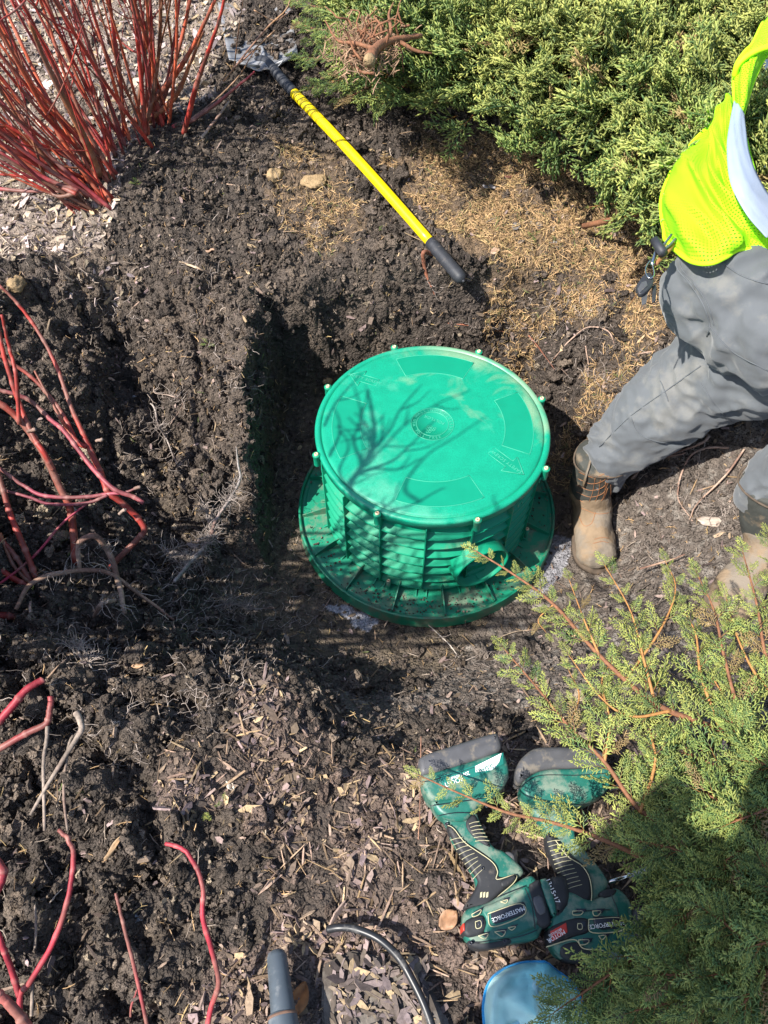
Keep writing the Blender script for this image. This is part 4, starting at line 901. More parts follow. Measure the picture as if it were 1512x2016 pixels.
for k, t_ in enumerate(tree+more):
    r0 = .0095 if k == 0 else .0048 if k < len(tree) else .0030
    t_ = [(a_, b_, c_+.12) for a_, b_, c_ in t_]; bad = False
    for q_ in spline([back(a_, b_, c_) for a_, b_, c_ in t_], 12):
        dq = q_-CAM; wq = dq@FW; bad |= wq > .05 and -12 < PCX+FOC*(dq@RT)/wq < 1540 and -30 < PCY-FOC*(dq@UP)/wq < 2050
    if bad:
        t_ = [(a_, b_, c_+.30) for a_, b_, c_ in t_]
    stem_mesh([back(a, b, c) for a, b, c in t_], (r0, r0*.8, r0*.6, r0*.4), 6, RED1, par=d2)
root0 = back(735, 1000, 1.27); gb = np.array([-1.45, -.55, .45])
stem_mesh([gb, (gb+root0)/2+np.array([-.05, 0, .1]), root0], (.009, .008, .0065), 7, RED1, par=d2)
for k in range(150):  # more upright stems of this shrub outside the left edge, shading the riser wall and the bank
    tx, ty = rng.uniform(600, 1010), rng.uniform(1030, 1260); tt = rng.uniform(1.0, 1.7); p = back(tx, ty, tt, rng.uniform(.05, .3))
    d = np.array([rng.uniform(.0, .55), rng.uniform(-.15, .35), rng.uniform(.15, .6)]); p2 = p+d*.28; b = np.array([rng.uniform(-1.6, -1.2), rng.uniform(-.9, -.3), .45])
    pts_ = [p2, p, p*.5+b*.5+np.array([-.08, 0, .05]), b]; inside = False
    for q_ in spline(pts_, 30):
        dq = q_-CAM; wq = dq@FW
        if wq > .05 and -25 < PCX+FOC*(dq@RT)/wq < 1540 and -30 < PCY-FOC*(dq@UP)/wq < 2050: inside = True
    if inside: continue
    stem_mesh(pts_, (.002, .0032, .005, .007), 6, RED1, par=d2)
# shrub at the lower left
d3 = empty('dogwood_shrub', at(30, 2000, .45), 'low red dogwood with thin curved suckers at the lower left corner', 'shrub')
MAG = np.array([.33, .030, .045])
for pts, r0, c in [
 (((40,2040,.47),(40,1960,.50),(60,1932,.52),(103,1855,.56),(132,1770,.60),(143,1690,.63),(135,1655,.64),(117,1634,.64)), (.0052,.005,.0048,.0042,.0035), MAG),
 (((38,1960,.50),(22,1905,.53),(0,1850,.57),(-20,1800,.6)), (.0055,.005,.0045), MAG),
 (((405,2040,.47),(415,1985,.50),(430,1935,.53),(418,1875,.56),(397,1800,.60),(398,1745,.62),(388,1705,.63),(360,1668,.64),(322,1654,.63)), (.0045,.0045,.0042,.004,.0035), MAG),
 (((294,2040,.46),(272,1940,.50),(248,1840,.54),(238,1790,.56),(229,1757,.57)), (.0034,.0032,.0028), RED3*1.8),
 (((256,2040,.46),(258,1980,.48),(264,1945,.50)), (.002,.002,.0015), RED3*1.6),
 (((-20,1440,.52),(20,1395,.54),(50,1360,.55),(80,1340,.55)), (.0085,.008,.007), MAG*.75), (((-20,1485,.50),(50,1445,.52),(90,1425,.53),(98,1395,.54),(101,1368,.55)), (.007,.0065,.006), MAG*.8),
 (((-10,1690,.56),(6,1720,.55),(-10,1760,.54)), (.008,.008,.008), MAG), (((60,2030,.5),(25,1985,.53),(-10,1960,.55)), (.009,.008,.007), (.45,.12,.10))]:
    stem_mesh(A(*pts), r0, 10, c, par=d3)
GREY = np.array([.20, .16, .13])
for k, (pts, r0, lab) in enumerate([
 (((60,1604,.50),(100,1535,.53),(150,1455,.56),(162,1430,.57),(150,1402,.57)), (.003,.0045,.006,.0065), 'grey curved twig leaning over the lower left soil'),
 (((88,1635,.49),(85,1500,.54),(92,1432,.55)), (.003,.0035,.004), 'thin straight reddish twig hanging below the lower left red stem'),
 (((133,1635,.49),(125,1560,.52),(130,1490,.54),(140,1450,.55)), (.0025,.003,.003), 'slender pale twig beside the grey curved twig'),
 (((62,2000,.48),(66,1900,.50),(70,1840,.52),(62,1775,.53)), (.003,.0028,.002), 'thin brown upright twig among the lower left red suckers')]):
    thing_stick('twig', lab, 'twig', pts, r0, GREY*rng.uniform(.9, 1.5))
# ============================================================ ROOTS
def root(label, pts, r, c=(.26, .19, .14), hairs=0, seg=None, name='root'):
    P = []
    for q in pts: P.append(atg(q[0], q[1], q[2]))
    P = np.array(P)
    e = empty(name, P[0], label, 'root')
    stem_mesh(P, r, 8, np.array(c), node=.03, name='root_stem', par=e, m_=M_root)
    if hairs:
        mb = MB(); S_ = spline(P, 60)
        cl_ = rng.integers(10, 59, 7)
        for k in range(hairs):
            p = S_[int(np.clip(rng.choice(cl_)+rng.normal(0, 1.6), 5, 59))]; pts_ = [p]; d = rng.normal(0, 1, 3); d[2] = d[2]*.5+.2; d /= np.linalg.norm(d)
            ls_ = rng.uniform(.4, 1.3)
            for _ in range(5): d = d+rng.normal(0, .6, 3); d /= np.linalg.norm(d); pts_.append(pts_[-1]+d*rng.uniform(.005, .018)*ls_)
            mb.add(*tube(pts_, np.linspace(.0011, .0005, 6), 3, cap=False), np.array([.36, .30, .26])*rng.uniform(.5, 1.2))
        o = mb.build('root_hairs', M_root, e); o['kind'] = 'stuff'
    return e
root('long tan root arching across the left bank, reaching toward the hole', ((38,1207,.02),(80,1172,.06),(150,1156,.08),(230,1158,.09),(290,1190,.06),(345,1222,.02)), (.005,.0062,.0058,.005,.003), (.30,.19,.13), 60)
root('thick pale brown root hooped over the long tan root', ((162,1130,.02),(175,1102,.08),(210,1095,.10),(235,1130,.11),(246,1170,.10),(246,1217,.03)), (.005,.0075,.008,.008,.008,.006), (.27,.19,.14), 40)
root('short stubby root below the hooped brown root', ((190,1222,.02),(215,1206,.05),(250,1203,.05)), (.0055,.006,.006), (.25,.18,.14), 30)
root('tall forked grey root with fine rootlets left of the green riser', ((475,918,.09),(480,958,.11),(484,990,.12),(468,1028,.13),(440,1075,.14),(425,1108,.13),(400,1135,.12),(345,1170,.06)), (.002,.0032,.004,.0045,.0055,.006,.0045), (.27,.24,.22), 330)
root('side fork of the tall grey root reaching down beside the riser', ((455,1050,.13),(430,1075,.12),(418,1040,.10),(412,1030,.09)), (.003,.0022,.0012), (.27,.24,.22), 60)
root('low side fork of the tall grey root close to the bank', ((400,1135,.12),(372,1128,.10),(350,1120,.08),(330,1095,.05)), (.003,.0022,.0012), (.27,.24,.22), 90)
root('thin rooty branch with side rootlets crossing the upper left pit', ((283,797,.02),(310,820,.05),(322,860,.06),(340,890,.06),(358,930,.04)), (.002,.0032,.003,.0015), (.28,.24,.21), 50)
root('crooked pale root hanging at the top of the lit soil ridge', ((355,520,.01),(372,537,.035),(395,545,.035),(420,552,.02)), (.0022,.0038,.0035,.0015), (.40,.30,.20), 25)
root('root loop on the shaded bank above the forked grey root', ((305,770,.02),(312,790,.04),(345,800,.05),(367,810,.04),(340,842,.02)), (.0015,.002,.002,.0015), (.26,.2,.16), 30)
root('grey root lying at the foot of the left bank near the riser', ((425,1204,.03),(460,1200,.04),(500,1210,.04),(550,1205,.04)), (.0015,.003,.003,.001), (.25,.21,.19), 160)
root('small tangled root with white hairs beside the lower mound', ((145,1270,.02),(165,1290,.04),(190,1330,.03)), (.0025,.003,.0015), (.34,.29,.25), 170)
root('wiry root in front of the riser flange', ((830,1225,.02),(860,1255,.03),(885,1280,.03),(905,1302,.01)), (.0016,.0018,.0015), (.46,.40,.34), 6)
root('thin long rootlet curving over the clay in front of the riser', ((965,1265,.01),(1010,1250,.02),(1050,1243,.02),(1085,1236,.03)), (.0016,.0016,.0012), (.36,.28,.2), 4)
for pts, r0, lab in [
 (((1040,665,.01),(1060,700,.03),(1090,735,.02)), .0028, 'reddish root sticking from the lit wall behind the lid'),
 (((1080,725,.02),(1115,690,.04),(1150,668,.05),(1190,672,.04),(1210,700,.01)), .0026, 'arched root looping on the wall right of the lid'),
 (((1150,690,.02),(1155,740,.03),(1150,765,.02)), .002, 'short upright rootlet under the arched root'),
 (((1385,880,.05),(1360,905,.07),(1290,920,.04)), .0042, 'pale broken root just below the worker trouser leg'),
 (((1240,950,.02),(1270,930,.05),(1340,915,.06)), .004, 'forked root end near the top of the worker boot'),
 (((1430,890,.02),(1385,895,.03),(1350,915,.03),(1330,980,.02),(1360,1030,.01)), .0035, 'long bent root snaking down the right slope'),
 (((1460,893,.02),(1420,950,.04),(1370,1000,.03),(1358,1025,.01)), .003, 'straight thin root on the right slope leading to the pale chip'),
 (((880,640,.01),(930,655,.03),(990,662,.02)), .003, 'thin reddish root crossing behind the lid'),
 (((850,505,.01),(832,520,.04),(838,560,.04),(855,590,.02)), .0075, 'knobbly red brown root stub below the shovel grip'),
 (((1270,740,.03),(1310,720,.04),(1340,705,.04)), .0026, 'white root strand beside the trouser knee')]:
    root(lab, pts, (r0, r0*.9, r0*.5), (.36, .25, .19) if 'red' not in lab else (.24, .09, .05), 14)
# masses of fine pale rootlets
mb = MB()
for (cx_, cy_, sx, sy, n) in [(400,1160,60,30,130),(450,1230,60,25,130),(350,1110,50,25,60),(230,640,40,25,60),(180,1290,60,40,90),(420,1370,50,30,60),(120,480,90,30,60),(1130,610,60,30,70),(1240,780,50,40,70),(1280,1095,40,20,60),(1420,1010,40,15,60),(600,1210,60,30,30),(480,1300,60,20,50),(470,760,40,40,40),(390,650,60,40,40),(310,900,60,50,50),(950,620,80,30,40),(200,1420,90,50,60),(380,420,120,60,50),(960,1310,60,20,30),(1180,740,60,40,60)]:
    for _ in range(int(n*1.6)):
        p = atg(rng.normal(cx_, sx), rng.normal(cy_, sy), .004); d = rng.normal(0, 1, 3); d[2] = abs(d[2])*.4; d /= np.linalg.norm(d); L_ = [p]
        for _ in range(5): d = d+rng.normal(0, .6, 3)*np.array([1, 1, .6]); d /= np.linalg.norm(d); L_.append(L_[-1]+d*rng.uniform(.005, .015))
        mb.add(*tube(L_, np.linspace(.0012, .0005, 6), 3, cap=False), np.array([.36, .30, .26])*rng.uniform(.4, 1.2))
o = mb.build('fine_rootlets', M_root); tag(o, 'fine pale hair roots sticking out of the soil around the hole', 'roots', kind='stuff')

# ============================================================ SMALL THINGS ON THE SOIL
def leaf(name, label, px, py, L_, wd, c, yaw, curl=.4, lift=.008, cat='leaf'):
    n, m_ = 9, 5; o = atg(px, py, lift); V = []
    for i in range(n):
        t = i/(n-1); w_ = wd*math.sin(math.pi*min(1, t*.93+.05))**.8
        for j in range(m_):
            s = j/(m_-1)*2-1; V.append([(t-.5)*L_, s*w_*.5, curl*L_*(.5*(t-.5)**2+.5*(s*w_/L_)**2)+.004*math.sin(7*t+3*s)])
    V = np.array(V); a = math.radians(yaw); V = V@np.array([[math.cos(a), math.sin(a), 0], [-math.sin(a), math.cos(a), 0], [0, 0, 1]])
    i = np.arange(n-1)[:, None]*m_; j = np.arange(m_-1)[None, :]; mb = MB(); mb.add(V+o, None, np.stack([i+j, i+j+1, i+m_+j+1, i+m_+j], -1).reshape(-1, 4), np.array(c)*rng.uniform(.8, 1.2, (n*m_, 1)))
    ob = mb.build(name, M_deadleaf, loc=o); md = ob.modifiers.new('thickness', 'SOLIDIFY'); md.thickness = .0006; tag(ob, label, cat); return ob
leaf('dead_leaf', 'curled tan leaf on the lower left mound near the hole', 280, 1308, .045, .026, (.45, .27, .15), 20, .7)
leaf('dead_leaf', 'long narrow tan leaf standing among dark crumbs at lower left', 225, 1672, .055, .011, (.38, .25, .14), 60, .3)
leaf('dead_leaf', 'orange brown curled leaf beside the grey metal pipe', 593, 1965, .050, .030, (.40, .16, .05), 75, .8)
leaf('dead_leaf', 'crumpled brown leaf left of the nearer drill', 882, 1812, .042, .032, (.36, .20, .11), 40, .8)
leaf('dead_leaf', 'dark crumpled leaf just below the left drill', 922, 1868, .050, .032, (.13, .10, .08), -60, .9)
leaf('dead_leaf', 'small tan leaf low in the needle litter near the grip', 974, 500, .035, .026, (.42, .28, .19), 30, .6)
leaf('dead_leaf', 'grey curled leaf highest of those on the orange litter', 962, 374, .045, .022, (.24, .22, .22), -20, .9)
leaf('dead_leaf', 'grey leaf left of the green seedling on the orange litter', 1016, 452, .040, .026, (.17, .155, .15), 50, .9)
leaf('dead_leaf', 'grey leaf above the green seedling on the orange litter', 1055, 448, .045, .022, (.20, .18, .17), -30, .9)
leaf('dead_leaf', 'grey leaf right of the green seedling on the orange litter', 1083, 482, .040, .018, (.26, .24, .23), -10, .7)
leaf('dead_leaf', 'dark red leaf near the shadow edge of the upper juniper', 1005, 352, .045, .015, (.14, .05, .035), 15, .6)
leaf('dead_leaf', 'pale tan husk on the lit ridge left of the hole', 282, 695, .030, .010, (.42, .30, .2), -60, .5)
leaf('dead_leaf', 'tan husk fragment on the mound above the ridge', 415, 498, .030, .012, (.40, .25, .16), 20, .6)
leaf('dead_leaf', 'thin bark curl in the lower middle mulch', 520, 1630, .035, .010, (.40, .33, .24), -70, .5)
leaf('dead_leaf', 'pale bark flake stuck in the crevice near the lower mound', 455, 1550, .026, .014, (.52, .46, .38), -40, .5)
def stone_t(name, label, px, py, s, c, mtl, seed, cat='clod', sq=(1, 1, .8)):
    o = atg(px, py, 0); V, T = ICO2[0], ICO2[1]
    bm = bmesh.new(); bmesh.ops.create_icosphere(bm, subdivisions=4, radius=1); V = np.array([v.co[:] for v in bm.verts]); T = np.array([[v.index for v in f.verts] for f in bm.faces]); bm.free()
    V = V*(1+.35*perlin(V, 1.1, seed)+.22*np.abs(perlin(V, 3, seed+1))+.08*perlin(V, 8, seed+2))[:, None]*np.array(sq)*s
    mb = MB(); mb.add(V+o+np.array([0, 0, s*.25]), T, None, c); ob = mb.build(name, mtl, loc=o); tag(ob, label, cat); return ob
stone_t('clay_clod', 'tan clay clod at the far left edge of the dug soil', 32, 562, .028, (.3,.22,.13), M_clod, 101)
stone_t('clay_clod', 'yellow brown clay lump on the left rim shadow edge', 148, 610, .020, (.3,.22,.13), M_clod, 111)
stone_t('clay_clod', 'tan clay lump left of the yellow shovel handle', 542, 350, .026, (.3,.22,.13), M_clod, 121)
stone_t('clay_clod', 'flat tan patch of clay beside the shovel handle', 618, 362, .042, (.3,.22,.13), M_clod, 131, sq=(1, .8, .3))
stone_t('clay_clod', 'small clay lump touching the left edge of the green lid', 645, 752, .016, (.3,.22,.13), M_clod, 141)
stone_t('clay_clod', 'brown clay lump in the shaded left pit', 322, 925, .022, (.2,.15,.1), M_clod, 151)
for k, (px, py, s_) in enumerate([(70,540,.055),(110,570,.05),(60,590,.04),(210,250,.05),(300,270,.05),(250,290,.06),(180,360,.045),(330,300,.045),(430,330,.03),(470,600,.035),(150,560,.035)]):
    pass
def pebble(label, px, py, s, c, seed):
    mb = MB(); V, T, _ = lump(ICO2, seed); o = atg(px, py, s*.2); mb.add(V*np.array([1, .75, .45])*s+o, T, None, c); ob = mb.build('pebble', M_crumb, loc=o); tag(ob, label, 'pebble')
pebble('flat pink pebble on the dark slope below the riser', 670, 1425, .012, (.32, .22, .2), 201); pebble('pale pebble at the left foot of the lower mound', 365, 1540, .011, (.36, .30, .28), 202)
pebble('round grey pebble on the dark soil between the red suckers', 423, 1648, .009, (.30, .28, .25), 203); pebble('grey angular pebble in soil near the thin purple sucker', 268, 1807, .010, (.30, .31, .33), 204)
pebble('white pebble resting in the upper shaded pit', 264, 781, .006, (.55, .55, .55), 205)
# cut piece of pale bark on the right slope
stone_t('bark_piece', 'whitish flat bark piece on the right slope by the second boot', 1405, 1030, .036, (.4,.35,.3), mat('pale_bark', (.42, .34, .28), .8, noise=(90, .35), bump=(150, .6, .002)), 171, 'bark', (1.2, .45, .22))
thing_stick('twig', 'bent straw coloured twig lying over the lower mound', 'twig', [tuple(atg(395,1462,.01)), tuple(atg(450,1425,.03)), tuple(atg(500,1408,.03)), tuple(atg(597,1435,.02))] if False else ((397,1460,.47),(450,1425,.44),(500,1408,.43),(545,1418,.42),(597,1435,.40)), (.002,.0026,.0022,.0014), (.36,.27,.18))
thing_stick('twig', 'straight brown stick lying along the lower juniper tips', 'twig', ((1260,1120,.17),(1310,1105,.19),(1345,1090,.21)), (.003,.0028,.002), (.30,.2,.14))
thing_stick('twig', 'thin stem curving down beside the left drill', 'twig', ((829,1450,.44),(828,1520,.46),(826,1600,.46),(822,1650,.46)), (.0014,.0014,.0012), (.26,.14,.09))
# green seedlings and torn juniper bits
def sprig_thing(label, px, py, L_, hue, n=3, name='juniper_sprig'):
    o = atg(px, py, .006); mb = MB(); pp = np.tile(o, (n, 1)); d = rng.normal(0, 1, (n, 3)); d[:, 2] = .35
    put_sprigs(mb, SPL, pp, d, np.tile([0, 0, 1.], (n, 1)), rng.uniform(.7, 1.1, n)*L_, np.full(n, hue)); ob = mb.build(name, M_leaf, loc=o); tag(ob, label, 'sprig')
sprig_thing('torn green juniper bit on the mound below the red shrub', 272, 365, .035, .35); sprig_thing('yellow green juniper bit on the mound near the middle', 448, 392, .035, .7, 2)
sprig_thing('bright green juniper bit at the edge of the lit ridge', 410, 680, .035, .5, 3); sprig_thing('small green juniper bit in shade above the hole', 463, 505, .028, .3, 2)
sprig_thing('green leafy seedling on the orange litter among grey leaves', 1047, 470, .035, .4, 4, 'seedling'); sprig_thing('small green seedling at the lower edge of the orange litter', 1066, 553, .022, .6, 3, 'seedling')
sprig_thing('tiny green sprig in the lower middle mulch', 442, 1580, .022, .3, 2); sprig_thing('small green weed below the needle litter', 745, 455, .022, .4, 2, 'seedling')
sprig_thing('brown juniper sprig fallen near the crevice of the lower mound', 400, 1600, .030, 1., 1)

# ============================================================ HOSE, PIPE, STONE, GLOVE
o = MB(); P = spline(A((645,1830,.475),(668,1826,.485),(700,1829,.49),(745,1848,.50),(785,1885,.50),(812,1930,.50),(838,1985,.50),(860,2050,.50)), 50); o.add(*tube(P, .0070, 12)); ho = o.build('irrigation_hose', M_hose, loc=P[0]); tag(ho, 'black curved irrigation hose lying over the mulch and stone', 'hose')
pe = empty('metal_pipe', at(550, 1990, .49), 'blue grey metal pipe with round end lying at the bottom of the mulch', 'pipe')
a = at(545, 1885, .505); b = at(565, 2060, .53); d = (b-a)/np.linalg.norm(b-a)
mb = MB(); mb.add(*tube([a-d*.012, a-d*.008, a, a+d*.1, b], [.006, .0145, .0175, .0215, .0225], 24)); mb.build('tube', M_pipe, pe)
c = at(556, 2000, .52); mb = MB(); mb.add(*tube([c-d*.004, c, c+d*.004, c+d*.02, c+d*.05], [.0225, .0245, .0245, .0255, .0255], 24)); mb.build('collar', M_pipe, pe)
mb = MB(); mb.add(*tube([c-d*.001, c+d*.003], [.0252, .0252], 24)); mb.build('rust_ring', M_coup, pe)
so_ = at(740, 1990, .45); poly = pxpoly([(635,1900),(690,1870),(760,1885),(840,1930),(880,2000),(900,2080),(640,2080),(632,1990)], .47)
bm = bmesh.new(); vs = [bm.verts.new((p[0], p[1], .468)) for p in poly]; f = bm.faces.new(vs)
if f.normal.z < 0: f.normal_flip()
ex = bmesh.ops.extrude_face_region(bm, geom=[f]); bmesh.ops.translate(bm, verts=[v for v in ex['geom'] if isinstance(v, bmesh.types.BMVert)], vec=(0, 0, -.06)); bmesh.ops.recalc_face_normals(bm, faces=bm.faces)
bmesh.ops.bevel(bm, geom=[e for e in bm.edges], offset=.004, segments=2, affect='EDGES'); 
me = bpy.data.meshes.new('edging_stone'); bmesh.ops.translate(bm, verts=bm.verts, vec=-Vector(so_)); bm.to_mesh(me); bm.free(); me.materials.append(M_stone)
ob = bpy.data.objects.new('edging_stone', me); S.collection.objects.link(ob); ob.location = so_; tag(ob, 'flat grey stone half covered by mulch under the black hose', 'stone')
# chips strewn over the stone and pipe foot
mb = MB()
for k in range(230):
    V, T, Q = CT[k % 8]; p = at(rng.uniform(655, 840), rng.uniform(1885, 2025), .473+rng.uniform(0, .004)); s_ = rng.gamma(3, .0022)+.002; a_ = rng.uniform(0, 6.28); b_ = rng.normal(0, .35); rmz = np.array([[math.cos(a_), -math.sin(a_), 0], [math.sin(a_), math.cos(a_), 0], [0, 0, 1]])@np.array([[1, 0, 0], [0, math.cos(b_), -math.sin(b_)], [0, math.sin(b_), math.cos(b_)]])
    mb.add(p+(V*np.array([1.3, rng.uniform(.25, .8), .2])*s_)@rmz.T, T, Q, chipcol(1, (.13, .10, .085)))
o = mb.build('stone_chips', M_chip, smooth=False); tag(o, 'dark bark chips scattered on top of the flat stone', 'mulch', kind='stuff')
# glove: flattened knit pouch with hem and a folded opening
gc = at(1048, 2002, .49); gl = empty('knit_glove', gc, 'blue and pale turquoise knitted work glove lying palm up at the bottom', 'glove')
nu, nv = 56, 18; V, C_ = [], []
for v in range(nv+1):
    t = v/nv
    for u in range(nu):
        a_ = u/nu*2*np.pi; rx = .088*(1+.05*math.cos(3*a_)); ry = .082*(1+.06*math.sin(2*a_+.5))
        r_ = math.sin(t*math.pi/2)**.7 if t < 1 else 1
        zz = .030*math.cos(t*math.pi/2)**.8+.012*math.sin(a_*2+t*4)*t*(1-t)+.010*max(0, math.sin(a_*1.0-1.0))*math.exp(-((t-.6)/.15)**2)-.012*math.exp(-((t-.35)/.15)**2)*max(0, math.sin(a_))
        V.append([rx*r_*math.cos(a_), ry*r_*math.sin(a_), zz]); w_ = np.clip(.95+.5*math.sin(a_*2+t*3+.4)-.95*t**3, 0, 1)
        C_.append(np.array([.10, .54, .66])*(1-w_)+np.array([.58, .88, .80])*w_)
V = np.array(V); V[:, 2] += .042*(.3-np.abs(perlin(V*np.array([1, 1.6, 0])+3, 13, 44)))+.016*(.3-np.abs(perlin(V, 34, 45))); V = V+gc; i = np.arange(nv)[:, None]*nu; j = np.arange(nu)[None, :]
mb = MB(); mb.add(V, None, np.stack([i+j, i+nu+j, i+nu+(j+1) % nu, i+(j+1) % nu], -1).reshape(-1, 4), np.array(C_)); mb.build('palm', M_knit, gl)
for k_ in range(9):
    a_ = rng.uniform(0, 6.28); p_ = spline([gc+np.array([.02*math.cos(a_), .02*math.sin(a_), .020]), gc+np.array([.048*math.cos(a_+.25), .045*math.sin(a_+.25), .024]), gc+np.array([.076*math.cos(a_+.15), .070*math.sin(a_+.15), .012])], 14)
    mb = MB(); mb.add(*tube(p_, np.concatenate([np.linspace(.001, .0065, 7), np.linspace(.0065, .001, 7)]), 8, flat=.8), np.array([.40, .70, .76])*rng.uniform(.75, 1.1)); mb.build('wrinkle', M_knit, gl)
rim = V[nv*nu:]; mb = MB(); mb.add(*tube(np.concatenate([rim, rim[:2]])+np.array([0, 0, .001]), .0035, 8, cap=False), np.array([.02, .27, .58])); mb.build('cuff_hem', M_knit, gl)
for k in range(4):   # fingers folded under, toward the viewer
    a_ = -1.2-.35*k; p0 = gc+np.array([.07*math.cos(a_), .065*math.sin(a_), .012]); dd = np.array([math.cos(a_), math.sin(a_), -.1])
    mb = MB(); mb.add(*tube([p0, p0+dd*.03, p0+dd*.055, p0+dd*.064], [.011, .0105, .009, .004], 10), np.array([.03, .36, .70])); mb.build('finger', M_knit, gl)

# ============================================================ DRILLS
def z7(x, y): return (780+x/2.52, 1400+y/2.52)
def inset(poly, d):
    n = len(poly); out = []
    for i in range(n):
        a, b, c = poly[i-1], poly[i], poly[(i+1) % n]; e1 = b-a; e2 = c-b; e1 = e1/(np.linalg.norm(e1)+1e-9); e2 = e2/(np.linalg.norm(e2)+1e-9)
        n1 = np.array([-e1[1], e1[0]]); n2 = np.array([-e2[1], e2[0]]); m_ = n1+n2; l = m_@m_; m_ = m_*2/max(l, .9) if l > 0 else n1; out.append(b+m_*d*.5*1.0 if False else b+(n1+n2)/max(1+n1@n2, .5)*d)
    return np.array(out)
def round_poly(poly, it=2):
    poly = np.array(poly, float)
    for _ in range(it):
        q = []; n = len(poly)
        for i in range(n): a, b = poly[i], poly[(i+1) % n]; q += [a*.78+b*.22, a*.22+b*.78]
        poly = np.array(q)
    return poly
def slab(name, pts, zc, half, mtl, par, rnd=.012, it=2, steps=5, tilt=0):
    """rounded solid whose side outline is pts (z7 coordinates), centred at height zc, half thickness `half`"""
    P = np.array([at(*z7(x, y), zc)[:2] for x, y in pts]); 
    area = .5*np.sum(P[:, 0]*np.roll(P[:, 1], -1)-np.roll(P[:, 0], -1)*P[:, 1])
    if area < 0: P = P[::-1]
    P = round_poly(P, it) if it else P; n = len(P); rings = []
    th = np.linspace(0, np.pi/2, steps)
    prof = [(rnd*(1-math.cos(t)), half-rnd*(1-math.sin(t))) for t in th]   # from wall (t=0) to top
    lv = [(d_, h_) for d_, h_ in prof]; allr = [(d_, -h_) for d_, h_ in lv[::-1]]+lv
    for d_, h_ in allr: rings.append(np.column_stack([inset(P, d_), np.full(n, zc+h_)]))
    V = np.concatenate(rings); k = len(allr); i = np.arange(k-1)[:, None]*n; j = np.arange(n)[None, :]
    me = bpy.data.meshes.new(name); off = np.array(par.matrix_basis.translation) if par is not None else 0
    if par is not None and par.parent is not None: off = off+np.array(par.parent.matrix_basis.translation)
    Q = np.stack([i+j, i+(j+1) % n, i+n+(j+1) % n, i+n+j], -1).reshape(-1, 4).tolist()
    from mathutils.geometry import tessellate_polygon
    base_ = (k-1)*n; tt_ = tessellate_polygon([[Vector((*p, 0)) for p in rings[-1][:, :2]]]); caps = []
    for a_, b_, c_ in tt_:
        pa_, pb_, pc_ = rings[-1][a_, :2], rings[-1][b_, :2], rings[-1][c_, :2]; cr = (pb_[0]-pa_[0])*(pc_[1]-pa_[1])-(pb_[1]-pa_[1])*(pc_[0]-pa_[0])
        if cr < 0: b_, c_ = c_, b_
        caps.append([base_+a_, base_+b_, base_+c_]); caps.append([a_, c_, b_])
    me.from_pydata((V-off).tolist(), [], Q+caps); me.materials.append(mtl)
    for p in me.polygons: p.use_smooth = True
    a_ = me.attributes.new('sharp_face', 'BOOLEAN', 'FACE')
    o = bpy.data.objects.new(name, me); S.collection.objects.link(o); o.parent = par; return o
def line(pts, z, par, r=.0009, mtl=None, name='edge_line', closed=False):
    P = [at(*z7(x, y), z) for x, y in pts]; P = spline(P+([P[0]] if closed else []), len(P)*5); mb = MB(); mb.add(*tube(P, r, 4)); return mb.build(name, mtl or M_cream, par)
def label_text(s, a, b, z, size, mtl, par, flip=1, spacing=1.0):
    pa_, pb = at(*z7(*a), z), at(*z7(*b), z); d = pb-pa_; d /= np.linalg.norm(d); up_ = np.cross([0, 0, 1.], d)
    return text(s, size, frame4((pa_+pb)/2-(np.array(par.matrix_basis.translation)+(np.array(par.parent.matrix_basis.translation) if par.parent is not None else 0)), d, up_), mtl, par, ext=.0003, spacing=spacing)
ZD = .505
def grip_lines(par, segs, z):
    for (a, b) in segs: line([a, ((a[0]+b[0])/2, (a[1]+b[1])/2-3), b], z, par, .0007, name='grip_ridge')
# --- left drill
dr = empty('cordless_drill', at(*z7(450, 800), .47), 'left drill of the pair, green and black, numbers showing on its clutch ring', 'drill')
slab('battery_base', [(103,265),(130,238),(300,185),(480,128),(502,138),(522,222),(400,268),(190,332),(116,345)], ZD, .036, M_tgrey, dr, .012)
bt = slab('battery', [(116,338),(190,325),(400,260),(522,215),(550,300),(547,362),(512,412),(440,435),(300,455),(165,475),(130,400)], ZD, .0365, M_tgreen, dr, .010)
slab('tool_foot', [(160,455),(230,440),(440,415),(508,400),(480,442),(420,475),(380,515),(340,560),(260,560),(200,525)], ZD, .030, M_tgreen, dr, .012)
slab('handle', [(205,520),(300,500),(390,490),(420,580),(475,685),(535,700),(640,800),(600,840),(480,940),(380,960),(400,850),(330,740),(270,640),(245,565)], ZD-.004, .019, M_tgreen, dr, .009)
gp_ = slab('grip', [(243,562),(285,582),(330,650),(400,690),(470,740),(503,790),(500,835),(590,812),(585,850),(480,935),(450,978),(345,990),(328,975),(365,930),(402,862),(395,835),(330,740),(268,630)], ZD, .0195, M_tblack, dr, .007)
g2 = slab('grip', [(370,520),(390,520),(415,590),(445,640),(470,688),(430,675),(380,640),(340,590),(340,550)], ZD, .0180, M_tblack, dr, .006)
grip_lines(gp_, [((270+i*14, 640+i*24), (330+i*15-(2 if i < 5 else 14)*(i > 5), 628+i*19)) for i in range(9)], ZD+.0192)
grip_lines(g2, [((362+i*6, 560+i*17), (412+i*10, 548+i*19)) for i in range(6)], ZD+.0178)
line([(243,562),(285,582),(345,655),(470,742),(503,795),(500,835),(590,812),(585,850),(500,925),(450,978)], ZD+.0192, dr)
slab('trigger', [(532,702),(562,700),(585,720),(588,750),(628,785),(600,795),(560,780),(540,745)], ZD, .011, M_tgrey, dr, .004)
